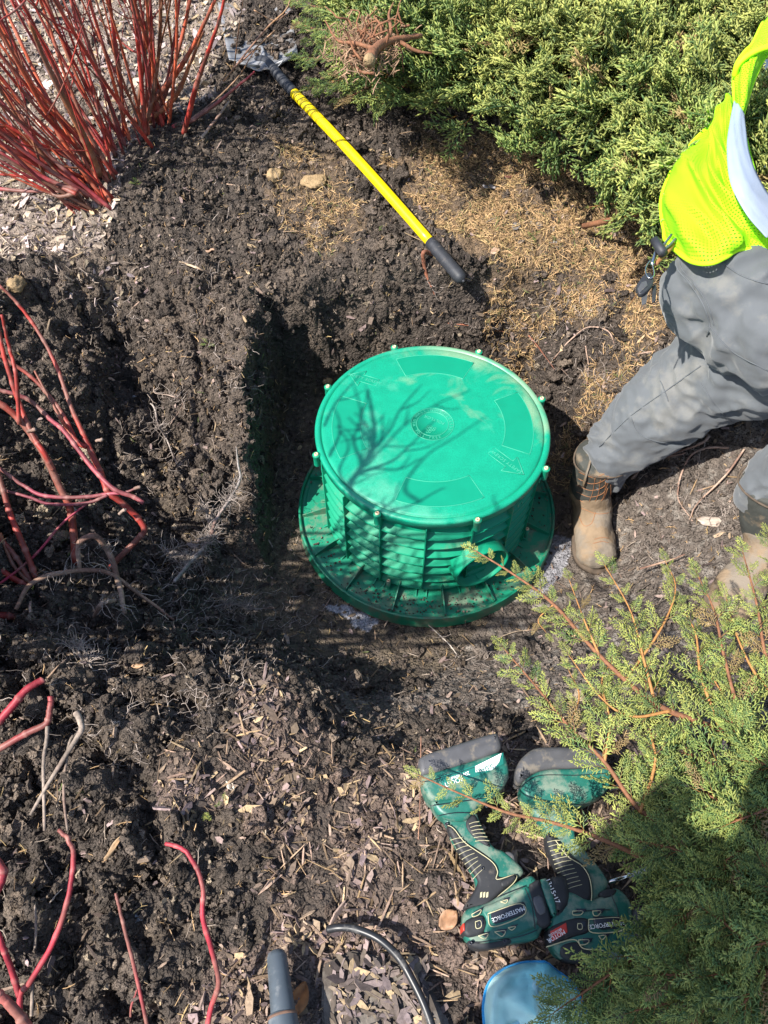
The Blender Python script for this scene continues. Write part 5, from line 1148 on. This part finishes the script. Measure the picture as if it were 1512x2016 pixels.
slab('body', [(330,990),(450,960),(500,925),(600,850),(660,820),(690,850),(715,960),(735,1050),(705,1105),(690,1140),(560,1160),(430,1180),(380,1175),(340,1140),(322,1075)], ZD-.002, .030, M_tgreen, dr, .011)
slab('side_panel', [(400,990),(480,960),(580,905),(640,870),(680,950),(700,1080),(560,1130),(450,1150),(420,1100),(440,1050)], ZD, .033, M_tgreen, dr, .006, 1)
mc = slab('motor_cap', [(328,1080),(335,1050),(370,1030),(420,1018),(440,1050),(440,1090),(415,1120),(350,1135),(325,1110)], ZD+.001, .0325, M_tblack, dr, .007)
slab('lower_bumper', [(345,1140),(430,1130),(500,1108),(560,1120),(570,1160),(480,1182),(400,1190),(360,1175)], ZD-.003, .031, M_tblack, dr, .008)
slab('gear_collar', [(635,880),(690,845),(705,860),(760,1060),(735,1085),(690,1080),(660,1010)], ZD, .0335, M_tblack, dr, .006, 1)
slab('collar_ring', [(692,852),(738,838),(785,1000),(770,1040),(748,1010)], ZD, .035, M_tgreen, dr, .006, 1)
ck = slab('clutch_ring', [(738,842),(815,822),(835,850),(850,960),(800,1030),(770,1030)], ZD, .033, M_tblack, dr, .010, 1)
slab('selector_plate', [(655,940),(705,920),(735,1010),(690,1030)], ZD+.001, .0345, M_tgrey, dr, .004, 1)
label_text('13•15•17', (752,838), (800,945), ZD+.0335, .0115, M_white, ck)
slab('bit_switch', [(505,850),(590,812),(588,845),(545,880),(515,885)], ZD+.002, .0225, M_tblack, dr, .005)
lp = slab('name_plate', [(455,1005),(612,955),(628,965),(635,1010),(620,1022),(485,1070),(465,1060)], ZD+.001, .0337, M_label, dr, .003, 1)
line([(455,1005),(612,955),(635,1010),(480,1070)], ZD+.0345, dr, closed=True)
label_text('MASTERFORCE', (632,978), (480,1036), ZD+.0349, .0098, M_white, lp, spacing=.95)
for v in ([(375,1008),(420,985),(412,1008),(382,1020)], [(393,1045),(418,1040),(422,1070),(398,1077)], [(408,1115),(455,1103),(440,1130)], [(488,1095),(540,1090),(525,1118)], [(518,946),(552,935),(545,952)], [(555,1075),(592,1068),(575,1086)]):
    slab('vent', v, ZD+.001, .0345, M_label, dr, .0004, 0); line(v, ZD+.0352, dr, .0008, closed=True)
for i in range(3): slab('battery_gauge', [(412+i*15,908),(422+i*15,904),(420+i*15,930),(410+i*15,934)], ZD, .0203, M_cream, dr, .0004, 0)
slab('rear_badge', [(322,1065),(332,1060),(334,1100),(324,1100)], ZD+.001, .031, M_redlab, dr, .002, 0)
lb = slab('battery_label', [(215,350),(395,290),(520,232),(522,290),(440,330),(330,370),(220,395)], ZD+.001, .0368, M_lblue, bt, .0008, 0)
slab('capacity_label', [(382,300),(512,235),(500,280),(470,318),(385,330)], ZD+.001, .0372, M_white, bt, .0008, 0)
label_text('5.0Ah', (490,270), (392,306), ZD+.0385, .017, M_lblue, bt, spacing=.9); label_text('20v Lithium', (378,300), (245,345), ZD+.0385, .0105, M_white, bt, spacing=.9); label_text('BOOST', (325,335), (245,365), ZD+.0385, .0125, M_white, bt)
def rscrew(x, y, z, par):
    p = at(*z7(x, y), z); mb = MB(); mb.add(*lathe([(.0032, -.003), (.0032, .0006), (.0016, .0006), (.0015, -.001), (.0001, -.001)], 14)); mb.v[0] += p; mb.build('screw', M_label, par)
for x_, y_ in ((300, 470), (450, 470), (250, 560), (430, 780), (370, 1150), (540, 1140), (520, 990)): rscrew(x_, y_, ZD+.034 if y_ > 950 else ZD+.0305 if y_ < 500 else ZD+.0205, dr)
for q_ in ([(170,470),(300,452),(440,430),(510,402)], [(205,520),(290,505),(370,505),(400,500)], [(640,880),(672,960),(690,1080)], [(500,925),(560,900),(640,868)], [(118,352),(190,340),(400,275),(525,225)], [(560,1130),(640,1110),(700,1085)]):
    line(q_, ZD+.0375 if q_[0][1] < 480 and q_[0][0] < 200 else ZD+.0335, dr, .0008, M_label, 'seam_line')
# --- right drill
ds = empty('cordless_drill', at(*z7(950, 850), .47), 'right drill of the pair with red motor label, half covered by juniper', 'drill')
slab('battery_base', [(575,335),(600,262),(660,208),(720,196),(960,200),(1020,228),(1042,300),(900,310),(700,312),(600,385)], ZD, .036, M_tgrey, ds, .014)
bs = slab('battery', [(598,380),(700,308),(900,306),(1042,296),(1052,370),(1020,430),(900,485),(640,480)], ZD, .0365, M_tgreen, ds, .010)
slab('handle', [(640,475),(900,480),(880,560),(880,640),(930,700),(1000,780),(1055,870),(980,960),(880,960),(830,880),(800,800),(745,690),(730,590)], ZD-.004, .019, M_tgreen, ds, .009)
gs = slab('grip', [(735,600),(790,640),(850,720),(925,770),(965,850),(960,962),(860,978),(770,1045),(745,1062),(770,970),(828,885),(790,780),(742,690)], ZD, .0245, M_tblack, ds, .009)
grip_lines(gs, [((750+i*7, 650+i*22), (815+i*9+(i > 3)*8, 640+i*20)) for i in range(12)], ZD+.0242)
line([(790,640),(850,720),(925,770),(965,850),(960,962),(870,978),(770,1045),(745,1065)], ZD+.0242, ds)
slab('trigger', [(1000,800),(1020,795),(1035,850),(1060,880),(1040,890),(1010,850)], ZD, .010, M_tgrey, ds, .004)
slab('body', [(830,885),(960,960),(1060,880),(1110,905),(1150,960),(1155,1050),(1155,1110),(1200,1120),(1200,1160),(1172,1190),(1140,1250),(1000,1255),(860,1250),(790,1222),(755,1160),(742,1065),(772,975)], ZD-.002, .031, M_tgreen, ds, .012)
slab('motor_band', [(742,1085),(800,1055),(870,1033),(935,1035),(946,1070),(940,1112),(860,1130),(758,1178),(745,1130)], ZD+.001, .0325, M_tblack, ds, .007)
rl = slab('motor_label', [(748,1103),(825,1060),(832,1108),(760,1152)], ZD+.002, .0330, M_redlab, ds, .001, 0)
label_text('MOTOR', (825,1098), (762,1135), ZD+.0353, .0100, M_white, rl, spacing=.95); label_text('BRUSHLESS', (820,1080), (757,1115), ZD+.0353, .0052, M_white, rl)
slab('lower_bumper', [(788,1160),(880,1135),(930,1180),(1030,1190),(1022,1252),(860,1252),(795,1222)], ZD, .0315, M_tblack, ds, .010)
line([(745,1170),(880,1133),(930,1178),(1032,1190),(1025,1250)], ZD+.0318, ds, .001)
ls = slab('name_plate', [(955,1035),(965,1028),(1110,1028),(1120,1040),(1120,1085),(972,1097)], ZD+.001, .0325, M_label, ds, .003, 1)
line([(955,1033),(1115,1027),(1122,1087),(970,1098)], ZD+.033, ds, closed=True)
label_text('MASTERFORCE', (1112,1050), (975,1068), ZD+.0337, .0098, M_white, ls, spacing=.95)
for v in ([(875,992),(925,992),(915,1010),(878,1010)], [(975,992),(1015,992),(1000,1015),(980,1012)], [(900,1055),(920,1055),(922,1080),(902,1080)], [(905,1135),(955,1135),(945,1155),(912,1158)], [(1005,1115),(1040,1112),(1022,1135)]):
    slab('vent', v, ZD+.001, .0328, M_label, ds, .0004, 0); line(v, ZD+.0334, ds, .0008, closed=True)
slab('bit_switch', [(985,915),(1030,890),(1080,895),(1060,930),(1010,940)], ZD+.001, .030, M_tblack, ds, .004); 
slab('gear_case', [(1140,985),(1250,975),(1290,1000),(1290,1150),(1250,1175),(1150,1160)], ZD-.002, .026, M_tgrey, ds, .012)
for q_ in ([(600,392),(700,322),(900,318),(1045,308)], [(640,478),(760,490),(900,488)], [(1062,900),(1100,1000),(1100,1110),(1060,1200)], [(880,1000),(960,990),(1060,985)]): line(q_, ZD+(.0375 if q_[0][1] < 480 else .0305), ds, .0008, M_label, 'seam_line')
a = at(*z7(1050,850), ZD); b = at(*z7(1290,772), ZD)
bit = empty('drill_bit', a, 'white and blue spiral masonry bit half hidden in juniper beside the right drill', 'drill bit')
mb = MB(); mb.add(*tube([a, a*.6+b*.4], [.004, .004], 12)); mb.build('shank', M_chrome, bit)
mb = MB(); P = np.array([a*.6+b*.4+(b-a)*.6*t for t in np.linspace(0, 1, 40)]); mb.add(*tube(P, .0032, 8)); mb.build('core', M_white, bit)
T_, N_, B_ = frames(P); th = np.linspace(0, 26, 40)[:, None]; 
for ph in (0, math.pi): mb = MB(); mb.add(*tube(P+.0036*(np.cos(th+ph)*N_+np.sin(th+ph)*B_), .0018, 5)); mb.build('flute', M_refl, bit)

# ============================================================ PERSON
def remesh_obj(parts, voxel, name, mtl, par, smooth=4, disp=None, seed=0):
    """fuse tapered tubes / ellipsoids into one continuous surface"""
    mb = MB()
    for kind, *a_ in parts:
        if kind == 'T': mb.add(*tube(spline(a_[0], 16) if len(a_[0]) > 2 else np.array(a_[0]), np.interp(np.linspace(0, 1, 16), np.linspace(0, 1, len(a_[1])), a_[1]) if len(a_[0]) > 2 else a_[1], 20, flat=a_[2] if len(a_) > 2 else 1))
        else:
            V, T = ICO2; bm = bmesh.new(); bmesh.ops.create_icosphere(bm, subdivisions=3, radius=1); V = np.array([v.co[:] for v in bm.verts]); T = np.array([[v.index for v in f.verts] for f in bm.faces]); bm.free()
            mb.add(V*np.array(a_[1])+np.array(a_[0]), T)
    o = mb.build('tmp', mtl); md = o.modifiers.new('r', 'REMESH'); md.mode = 'VOXEL'; md.voxel_size = voxel; md.use_smooth_shade = True
    ms = o.modifiers.new('s', 'SMOOTH'); ms.iterations = smooth; ms.factor = .5
    dg = bpy.context.evaluated_depsgraph_get(); dg.update(); me = bpy.data.meshes.new_from_object(o.evaluated_get(dg)); bpy.data.objects.remove(o)
    n = len(me.vertices); V = np.zeros(n*3); me.vertices.foreach_get('co', V); V = V.reshape(-1, 3)
    if disp is not None:
        Nm = np.zeros(n*3); me.vertices.foreach_get('normal', Nm); V = V+Nm.reshape(-1, 3)*disp(V)[:, None]
    me.vertices.foreach_set('co', (V-np.array(par.matrix_basis.translation)).ravel()); me.name = name
    me.materials.clear(); me.materials.append(mtl)
    me.polygons.foreach_set('use_smooth', np.ones(len(me.polygons), bool)); me.update()
    q = bpy.data.objects.new(name, me); S.collection.objects.link(q); q.parent = par; return q
per = empty('person', np.array([.72, -.1, .1]), 'worker in yellow mesh vest, grey trousers and leather boots straddling the right bank', 'person')
FA = dict(toe=at(1180,1118,.05), heel=at(1155,985,.05), ank=at(1158,975,.12), top=at(1184,905,.30))
FB = dict(toe=at(1415,1215,.27), heel=at(1520,1075,.30), ank=at(1510,1060,.36), top=at(1520,955,.54))
hipA = at(1440,600,.86); hipB = at(1660,640,.86); waist = at(1475,470,1.0)
legA = [at(1184,935,.21), at(1194,903,.30), at(1240,858,.38), at(1308,800,.50), at(1392,745,.60), at(1500,705,.72), at(1590,640,.82)]
kneeB = at(1760,900,.72); legB = [at(1512,985,.46), at(1520,955,.53), at(1600,930,.60), kneeB, at(1720,760,.82), hipB]
def folds(V):
    q = V*np.array([1, 1, 1.]); a_ = np.abs(perlin(q+.15*np.stack([perlin(q, 5, 91)]*3, 1), 9, 92)); b_ = np.abs(perlin(q*np.array([1, 1.4, 2.2]), 12, 93))
    c_ = np.abs(perlin(q*np.array([1.6, 1., 1.])+.2, 6, 89)); return .024*(.30-a_)+.011*(.3-b_)+.016*(.3-c_)**1+.003*perlin(q, 34, 94)
trou = remesh_obj([('T', legA, [.066, .080, .100, .116, .128, .145, .16]), ('T', legB, [.066, .08, .09, .11, .13, .15]), ('T', [at(1322,548,.87), at(1352,560,.87), at(1450,600,.86), at(1560,640,.88), at(1680,640,.9)], [.055, .092, .135, .16, .15]), ('T', [at(1362,490,.95), at(1400,505,.95), at(1450,550,.92), at(1500,600,.88)], [.07, .10, .135, .15])], .0062, 'trousers', M_trouser, per, 3, folds)
# seams lying on the cloth: found by casting on the trousers mesh
from mathutils.bvhtree import BVHTree
def bvh_of(o):
    off = Vector(per.matrix_basis.translation); me = o.data
    return BVHTree.FromPolygons([v.co+off for v in me.vertices], [p.vertices[:] for p in me.polygons])
bv = bvh_of(trou)
def drape(bvh, pts, n=24, lift=.001):
    P = spline([(x, y, 0) for x, y in pts], n); out = []
    for x, y, _ in P:
        d = Vector(((x-PCX)/FOC*RT-(y-PCY)/FOC*UP+FW).tolist()).normalized(); h = bvh.ray_cast(Vector(CAM.tolist()), d)
        if h[0] is not None: out.append(np.array(h[0])+np.array(h[1])*lift*(1 if h[1].dot(d) < 0 else -1))
    return out
for pts, r0 in [([(1330,500),(1335,530),(1360,560),(1385,600),(1398,640),(1392,662)], .0018), ([(1337,498),(1342,528),(1368,560),(1393,598),(1406,640)], .0012), ([(1415,510),(1440,530),(1465,545),(1512,560)], .0016),
                ([(1180,880),(1240,820),(1310,770),(1380,720)], .0014), ([(1243,822),(1255,850),(1290,868),(1350,875)], .0012), ([(1300,750),(1310,775),(1315,790)], .0014), ([(1395,640),(1440,690),(1512,730)], .0012), ([(1380,755),(1410,800),(1440,830)], .0012)]:
    q = drape(bv, pts)
    if len(q) > 4: mb = MB(); mb.add(*tube(q, r0, 5)); mb.build('seam', M_seam, trou)
# boots
def boot(F, nm):
    toe, heel, ank, top = F['toe'], F['heel'], F['ank'], F['top']; fd = (toe-heel); L_ = np.linalg.norm(fd); fd /= L_; sd = np.cross(fd, [0, 0, 1.]); sd /= np.linalg.norm(sd); upv = np.cross(sd, fd)
    def nz(V): return .006*perlin(V, 14, 95)+.003*np.abs(perlin(V*np.array([1, 2.5, 1]), 30, 96))
    vam = remesh_obj([('T', [heel+upv*.012, heel+fd*L_*.35+upv*.016, heel+fd*L_*.62+upv*.010, toe-fd*.035+upv*.004, toe-fd*.008], [.050, .057, .064, .058, .030], .72), ('T', [heel+upv*.02, ank+upv*.02, ank*.65+top*.35], [.052, .062, .064]), ('T', [heel+fd*L_*.62+upv*.012, heel+fd*L_*.28+upv*.05, ank*.7+top*.3+fd*.012], [.050, .056, .056])], .005, 'vamp', M_tan, per, 4, nz)
    mid = ank*.8+top*.2; sh_ = remesh_obj([('T', [mid, ank*.5+top*.5, top*.85+ank*.15, top+np.array([.0, .0, .012])], [.066, .068, .073, .077])], .006, 'boot_shaft', M_shaft, per, 3, nz)
    V = []; 
    P = round_poly([p[:2] for p in (heel-fd*.045-sd*.040, heel+fd*L_*.3-sd*.050, heel+fd*L_*.68-sd*.068, toe-fd*.03-sd*.056, toe+fd*.012, toe-fd*.03+sd*.056, heel+fd*L_*.68+sd*.068, heel+fd*L_*.3+sd*.050, heel-fd*.045+sd*.040)], 2)
    z0 = heel[2]-.045; k = len(P); mb = MB()
    def hz(p): t = ((p-heel[:2])@fd[:2])/L_; return z0+t*(toe[2]-heel[2])
    V = np.array([[*p, hz(p)] for p in P]+[[*p, hz(p)+.020] for p in P]+[[*(P.mean(0)), hz(P.mean(0))]]+[[*(P.mean(0)), hz(P.mean(0))+.020]])
    mb.add(V, [[2*k, (i+1) % k, i] for i in range(k)]+[[2*k+1, k+i, k+(i+1) % k] for i in range(k)], [[i, (i+1) % k, k+(i+1) % k, k+i] for i in range(k)]); mb.build('sole', M_sole, per)
    mb = MB(); c = top+np.array([0, 0, .014]); mb.add(*tube([c+.079*(math.cos(t)*fd+math.sin(t)*sd)+np.array([0, 0, .012*math.cos(2*t)-.012]) for t in np.linspace(0, 6.283, 30)], .003, 6)); mb.build('shaft_binding', M_sole, per)
    return vam, sh_
va, sa = boot(FA, 'a'); vb, sb = boot(FB, 'b')
bs_ = bvh_of(sa)
for k in range(9):
    x0, y0 = 1140-k*1.5, 925+k*13
    q = drape(bs_, [(x0+(0 if k < 5 else 2), y0+4), (x0+26, y0+14), (x0+52, y0+6), (x0+62, y0-16)], 16, .0012)
    if len(q) > 4: mb = MB(); mb.add(*tube(q, .0010, 4)); mb.build('stitching', M_stitch, sa)
for k in range(5):
    q = drape(bs_, [(1150+k*12, 1005-k*2), (1165+k*12, 975), (1172+k*10, 940+k*4)], 12, .0012)
    if len(q) > 4: mb = MB(); mb.add(*tube(q, .0009, 4)); mb.build('stitching', M_stitch, sa)
bva = bvh_of(va)
for pts in ([(1145,1000),(1180,1012),(1215,1002),(1228,985)], [(1140,1015),(1150,1035),(1165,1030),(1172,1008)], [(1170,1062),(1185,1058),(1198,1060)], [(1168,1070),(1185,1066),(1198,1069)]):
    q = drape(bva, pts, 14, .0012)
    if len(q) > 4: mb = MB(); mb.add(*tube(q, .0010, 4)); mb.build('stitching', M_stitch, va)
mb = MB(); ps = drape(bs_, [(1150,955),(1158,925),(1166,895)], 10, .004)
if len(ps) > 3: mb.add(*tube(ps, .008, 8, flat=.35)); mb.build('pull_strap', M_tan, per)
# shirt and upper body (leaning over to the right, mostly outside the view)
sh0_ = at(1500,440,.98); shc = at(1640,330,1.12); shh = at(1830,250,1.25)
shirt = remesh_obj([('T', [at(1470,500,.84), at(1560,400,.87), at(1660,290,.95), shh], [.11, .14, .155, .16]), ('T', [at(1700,240,1.1), at(1560,140,1.02), at(1560,90,.95)], [.09, .075, .06])], .009, 'shirt', M_shirt, per, 3, lambda V: folds(V)*1.2)
head = shh+np.array([.30, -.06, .10]); shl = shh+np.array([.02, -.20, .0])
bparts = [('T', [shh-np.array([.1, 0, .1]), shh+np.array([.10, -.02, .06]), head], [.11, .055, .055]), ('E', head+np.array([.04, -.01, .0]), (.085, .075, .11)), ('E', head+np.array([.06, -.09, -.02]), (.014, .02, .018)),
          ('T', [shl, shl+np.array([.10, -.18, -.22]), shl+np.array([.02, -.30, -.42])], [.05, .04, .028]), ('T', [shl+np.array([.02, -.30, -.42]), shl+np.array([.0, -.33, -.50])], [.032, .026])]
for f_ in range(4): p = shl+np.array([-.025+.018*f_, -.34, -.50]); bparts.append(('T', [p, p+np.array([0, -.01, -.035]), p+np.array([0, .008, -.07-.006*(f_ in (1, 2))])], [.0095, .009, .007]))
p = shl+np.array([.035, -.32, -.46]); bparts.append(('T', [p, p+np.array([.02, .0, -.03]), p+np.array([.025, .01, -.055])], [.011, .010, .008]))
remesh_obj(bparts, .006, 'body', M_skin, per, 3)
mb = MB(); V, T = ico(3); mb.add(V*np.array([.092, .082, .095])+head+np.array([.05, .01, .035]), T); mb.build('hair', M_hair, per)
# vest: draped sheets
def cloth(name, rows, mtl, n=(70, 60), par=None, thick=.0022, wav=.0, seed=0, uvs=1.0, uvmap=True):
    G = np.array([[[*p] for p in r] for r in rows], float)      # rows x cols x (px,py,z)
    R1 = np.stack([spline(r, n[0]) for r in G]); G2 = np.stack([spline(R1[:, i], n[1]) for i in range(n[0])], 1)   # n1 x n0
    P = np.array([[at(*q) for q in r] for r in G2]); sh_p = P.shape; Pf = P.reshape(-1, 3)
    if wav:
        du = np.gradient(P, axis=1).reshape(-1, 3); dv_ = np.gradient(P, axis=0).reshape(-1, 3); Nn_ = np.cross(du, dv_); Nn_ /= np.linalg.norm(Nn_, axis=1)[:, None]+1e-9
        sg_ = np.sign((Nn_*(CAM-Pf)).sum(1))[:, None]; uu, vv = np.meshgrid(np.linspace(0, 1, n[0]), np.linspace(0, 1, n[1])); q = np.stack([(uu*1.0+vv*.9).ravel(), (vv*1.0-uu*.9).ravel()*.28, np.full(uu.size, seed*1.7)], 1)
        Pf = Pf+Nn_*sg_*((wav*(.30-np.abs(perlin(q, 3.6, 97+seed)))+wav*.3*(.3-np.abs(perlin(q, 9, 98+seed))))*np.clip(np.minimum(uu.ravel(), vv.ravel())*7+.12, 0, 1)*np.clip((1-uu.ravel())*2.2, .12, 1))[:, None]
    k0, k1 = n; i = np.arange(k1-1)[:, None]*k0; j = np.arange(k0-1)[None, :]
    P = Pf.reshape(sh_p); lu = np.concatenate([np.zeros((k1, 1)), np.cumsum(np.linalg.norm(np.diff(P, axis=1), axis=2), 1)], 1); lv = np.concatenate([np.zeros((1, k0)), np.cumsum(np.linalg.norm(np.diff(P, axis=0), axis=2), 0)], 0)
    lu = lu-lu[:, k0//2:k0//2+1]; lv = lv.mean(1, keepdims=True)*np.ones_like(lv)
    mb = MB(); mb.add(Pf, None, np.stack([i+j, i+j+1, i+k0+j+1, i+k0+j], -1).reshape(-1, 4)); mb.uv = np.stack([lu.ravel()+3, lv.ravel()+3], 1)
    o = mb.build(name, mtl, par); md = o.modifiers.new('thickness', 'SOLIDIFY'); md.thickness = thick; md.offset = 0; return o, P
vrows = [
 [(1311,470,.93),(1330,492,.97),(1362,515,1.00),(1398,520,1.02),(1425,508,1.03),(1450,492,1.03),(1485,492,1.03),(1530,500,1.03),(1600,520,1.02)],
 [(1302,425,.94),(1328,445,.99),(1365,458,1.03),(1408,462,1.05),(1440,458,1.06),(1470,458,1.06),(1500,464,1.06),(1535,478,1.06),(1600,500,1.04)],
 [(1305,385,.95),(1330,388,1.01),(1365,392,1.05),(1402,398,1.07),(1432,403,1.08),(1460,410,1.08),(1490,424,1.08),(1520,445,1.07),(1580,480,1.05)],
 [(1325,335,.97),(1350,332,1.03),(1378,332,1.07),(1402,337,1.09),(1425,345,1.10),(1447,355,1.10),(1472,378,1.10),(1498,405,1.09),(1550,450,1.07)],
 [(1363,281,1.00),(1383,276,1.05),(1400,276,1.08),(1416,281,1.10),(1430,290,1.11),(1445,303,1.11),(1460,328,1.11),(1478,355,1.10),(1515,400,1.08)],
 [(1405,236,1.03),(1413,235,1.07),(1421,236,1.09),(1429,241,1.105),(1436,252,1.11),(1444,266,1.11),(1454,290,1.11),(1466,315,1.10),(1490,350,1.09)],
 [(1440,199,1.06),(1442,200,1.07),(1444,201,1.08),(1447,205,1.09),(1449,212,1.095),(1452,222,1.10),(1458,240,1.10),(1463,255,1.10),(1470,275,1.09)]]
vest = empty('vest_anchor', (0, 0, 0), None, None) if False else None
vo, VP = cloth('vest', vrows, M_vest, par=per, wav=.075, seed=1, n=(90, 80))
def strip_of(VP, c0, c1, name, mtl, lift=.007, n=8):
    k1, k0, _ = VP.shape; a_, b_ = c0, c1; rows_ = []
    for i in range(k1):
        for t in np.linspace(a_[i], b_[i], n): x = t*(k0-1); f_ = int(min(x, k0-2)); rows_.append(VP[i, f_]*(1-(x-f_))+VP[i, f_+1]*(x-f_))
    V = np.array(rows_); G_ = V.reshape(k1, n, 3); Nn_ = np.cross(np.gradient(G_, axis=1), np.gradient(G_, axis=0)).reshape(-1, 3); Nn_ /= np.linalg.norm(Nn_, axis=1)[:, None]+1e-9; sg_ = np.sign((Nn_*(CAM-V)).sum(1))[:, None]; V = V+Nn_*sg_*lift
    i = np.arange(k1-1)[:, None]*n; j = np.arange(n-1)[None, :]; mb = MB(); mb.add(V, None, np.stack([i+j, i+j+1, i+n+j+1, i+n+j], -1).reshape(-1, 4)); o = mb.build(name, mtl, vo); return o
k1 = VP.shape[0]; tt = np.linspace(0, 1, k1)
srows = [
 [(1508,468,1.085),(1528,462,1.085),(1550,452,1.085),(1572,438,1.085)], [(1468,420,1.115),(1487,414,1.118),(1506,405,1.118),(1523,394,1.115)], [(1438,360,1.140),(1457,360,1.145),(1476,357,1.145),(1494,350,1.14)],
 [(1431,290,1.155),(1446,293,1.16),(1461,297,1.16),(1475,300,1.155)], [(1437,240,1.155),(1447,243,1.16),(1458,247,1.16),(1468,251,1.155)], [(1445,198,1.15),(1452,204,1.155),(1459,214,1.155),(1465,224,1.15)]]
cloth('reflective_strip', srows, M_refl, par=vo, wav=.006, seed=3, n=(14, 60), thick=.0012)
for edge_, nm in ((VP[0], 'hem'), (VP[:, 0], 'side_binding')):
    mb = MB(); mb.add(*tube(edge_, .0055, 8, flat=1)); mb.build(nm, M_edge, vo)
vrows2 = [
 [(1452,240,1.12),(1455,238,1.13),(1458,236,1.13),(1461,234,1.13)],
 [(1447,200,1.14),(1456,205,1.155),(1466,205,1.16),(1474,192,1.15)],
 [(1445,155,1.16),(1458,162,1.18),(1472,165,1.185),(1488,150,1.17)],
 [(1451,125,1.18),(1468,122,1.20),(1486,120,1.205),(1508,112,1.19)],
 [(1468,100,1.19),(1490,95,1.215),(1512,92,1.22),(1540,95,1.2)],
 [(1482,85,1.185),(1502,70,1.21),(1524,60,1.22),(1560,60,1.2)],
 [(1502,45,1.18),(1525,25,1.20),(1550,10,1.2),(1590,0,1.2)]]
v2, VP2 = cloth('vest_shoulder', vrows2, M_vest, par=per, wav=.012, seed=2, n=(40, 50))
mb = MB(); mb.add(*tube(VP2[:, 0], .005, 8)); mb.build('side_binding', M_edge, v2)
mb = MB(); mb.add(*tube(spline(A((1446,150,1.17),(1453,128,1.195),(1475,108,1.215),(1512,93,1.23),(1560,92,1.23)), 20), .007, 10)); mb.build('rolled_hem', M_edge, v2)
mb = MB(); mb.add(*tube(spline([VP2[0, -1], VP2[14, -1], VP2[25, -1], VP2[33, -1]], 16), .0035, 8)); mb.build('side_binding', M_edge, v2)
# keys hanging at the hip
ky = empty('key_ring', at(1290, 520, .98), 'bunch of keys with black square fob hanging from the worker belt', 'keys')
zk = .99
mb = MB(); mb.add(*tube(A((1272,470,zk),(1296,496,zk)) if False else A((1289,473,zk+.01),(1306,499,zk+.01)), [.0105, .0105], 16)); mb.build('clip_barrel', M_blackr, ky)
for pts, r0, mtl in [(((1322,462,zk),(1310,478,zk),(1300,490,zk)), .003, M_pipe), (((1330,470,zk),(1316,485,zk),(1303,492,zk)), .003, M_pipe), (((1325,480,zk-.01),(1312,498,zk-.01),(1290,520,zk-.01)), .0055, M_stitch), (((1292,492,zk),(1288,505,zk),(1284,520,zk)), .0045, M_chrome), (((1282,510,zk),(1272,525,zk),(1272,540,zk),(1280,548,zk),(1288,540,zk),(1284,520,zk)), .0016, M_chrome)]:
    mb = MB(); mb.add(*tube(spline(A(*pts), 14), r0, 8)); mb.build('strap' if r0 > .0028 and mtl is not M_chrome else 'ring', mtl, ky)
def slab2(name, pts, zc, half, mtl, par, rnd=.003, it=1):
    return slab(name, [((x-780)*2.52, (y-1400)*2.52) for x, y in pts], zc, half, mtl, par, rnd, it)
fob = slab2('fob', [(1264,545),(1278,538),(1287,552),(1284,567),(1260,586),(1250,568)], zk-.01, .006, M_blackr, ky)
slab2('fob_plate', [(1263,556),(1272,553),(1275,562),(1260,576),(1255,569)], zk-.003, .0006, M_tgrey, fob, .0003, 0)
slab2('key', [(1250,583),(1256,577),(1242,600),(1236,604)], zk-.012, .0015, M_key, ky, .0005, 0)
slab2('key', [(1262,580),(1276,575),(1272,598),(1264,600)], zk-.016, .0015, M_tgrey, ky, .0005, 0)
slab2('key', [(1284,565),(1292,562),(1290,594),(1284,596)], zk-.02, .003, M_blackr, ky, .001, 0)

# the photographer, standing just outside the lower edge of the view
ph = empty('person', np.array([-.38, -1.85, .45]), 'person standing just outside the lower edge whose shadow falls on the right juniper', 'person')
B_ = np.array([-.40, -1.80, 0.])
remesh_obj([('T', [B_+(-.10, 0, .5), B_+(-.10, .02, .9), B_+(-.09, 0, 1.3)], [.055, .07, .10]), ('T', [B_+(.12, 0, .5), B_+(.12, .02, .9), B_+(.09, 0, 1.3)], [.055, .07, .10]), ('T', [B_+(0, 0, 1.25), B_+(0, .02, 1.55), B_+(0, .05, 1.82)], [.16, .17, .15]), ('T', [B_+(-.2, .05, 1.83), B_+(.2, .05, 1.83)], [.075, .075]), ('T', [B_+(0, .06, 1.85), B_+(0, .10, 2.0)], [.06, .055]), ('E', B_+(0, .12, 2.08), (.08, .095, .12)),
            ('T', [B_+(.22, .05, 1.82), B_+(.30, .10, 1.60), B_+(.28, .28, 1.82)], [.055, .045, .035]), ('T', [B_+(-.22, .05, 1.82), B_+(-.24, .08, 1.55), B_+(.0, .26, 1.80)], [.055, .045, .035])], .012, 'body', M_shirt, ph, 4)
S.render.film_transparent = False
for pre, g_ in (('cordless_drill', 'cordless drills lying on the mulch'), ('dogwood_shrub', 'red stemmed dogwood shrubs on the left'), ('juniper_shrub', 'junipers round the dug hole'), ('dead_leaf', 'dead leaves scattered on the soil'), ('root', 'torn roots sticking out of the soil'), ('clay_clod', 'tan clay lumps on the dark soil'), ('pebble', 'pebbles lying on the dark soil'), ('juniper_sprig', 'torn bits of juniper on the soil'), ('seedling', 'green seedlings in the litter'), ('twig', 'loose twigs standing and lying on the soil')):
    for o in list(S.objects):
        if o.parent is None and 'label' in o and o.name.split('.')[0] == pre: o['group'] = g_
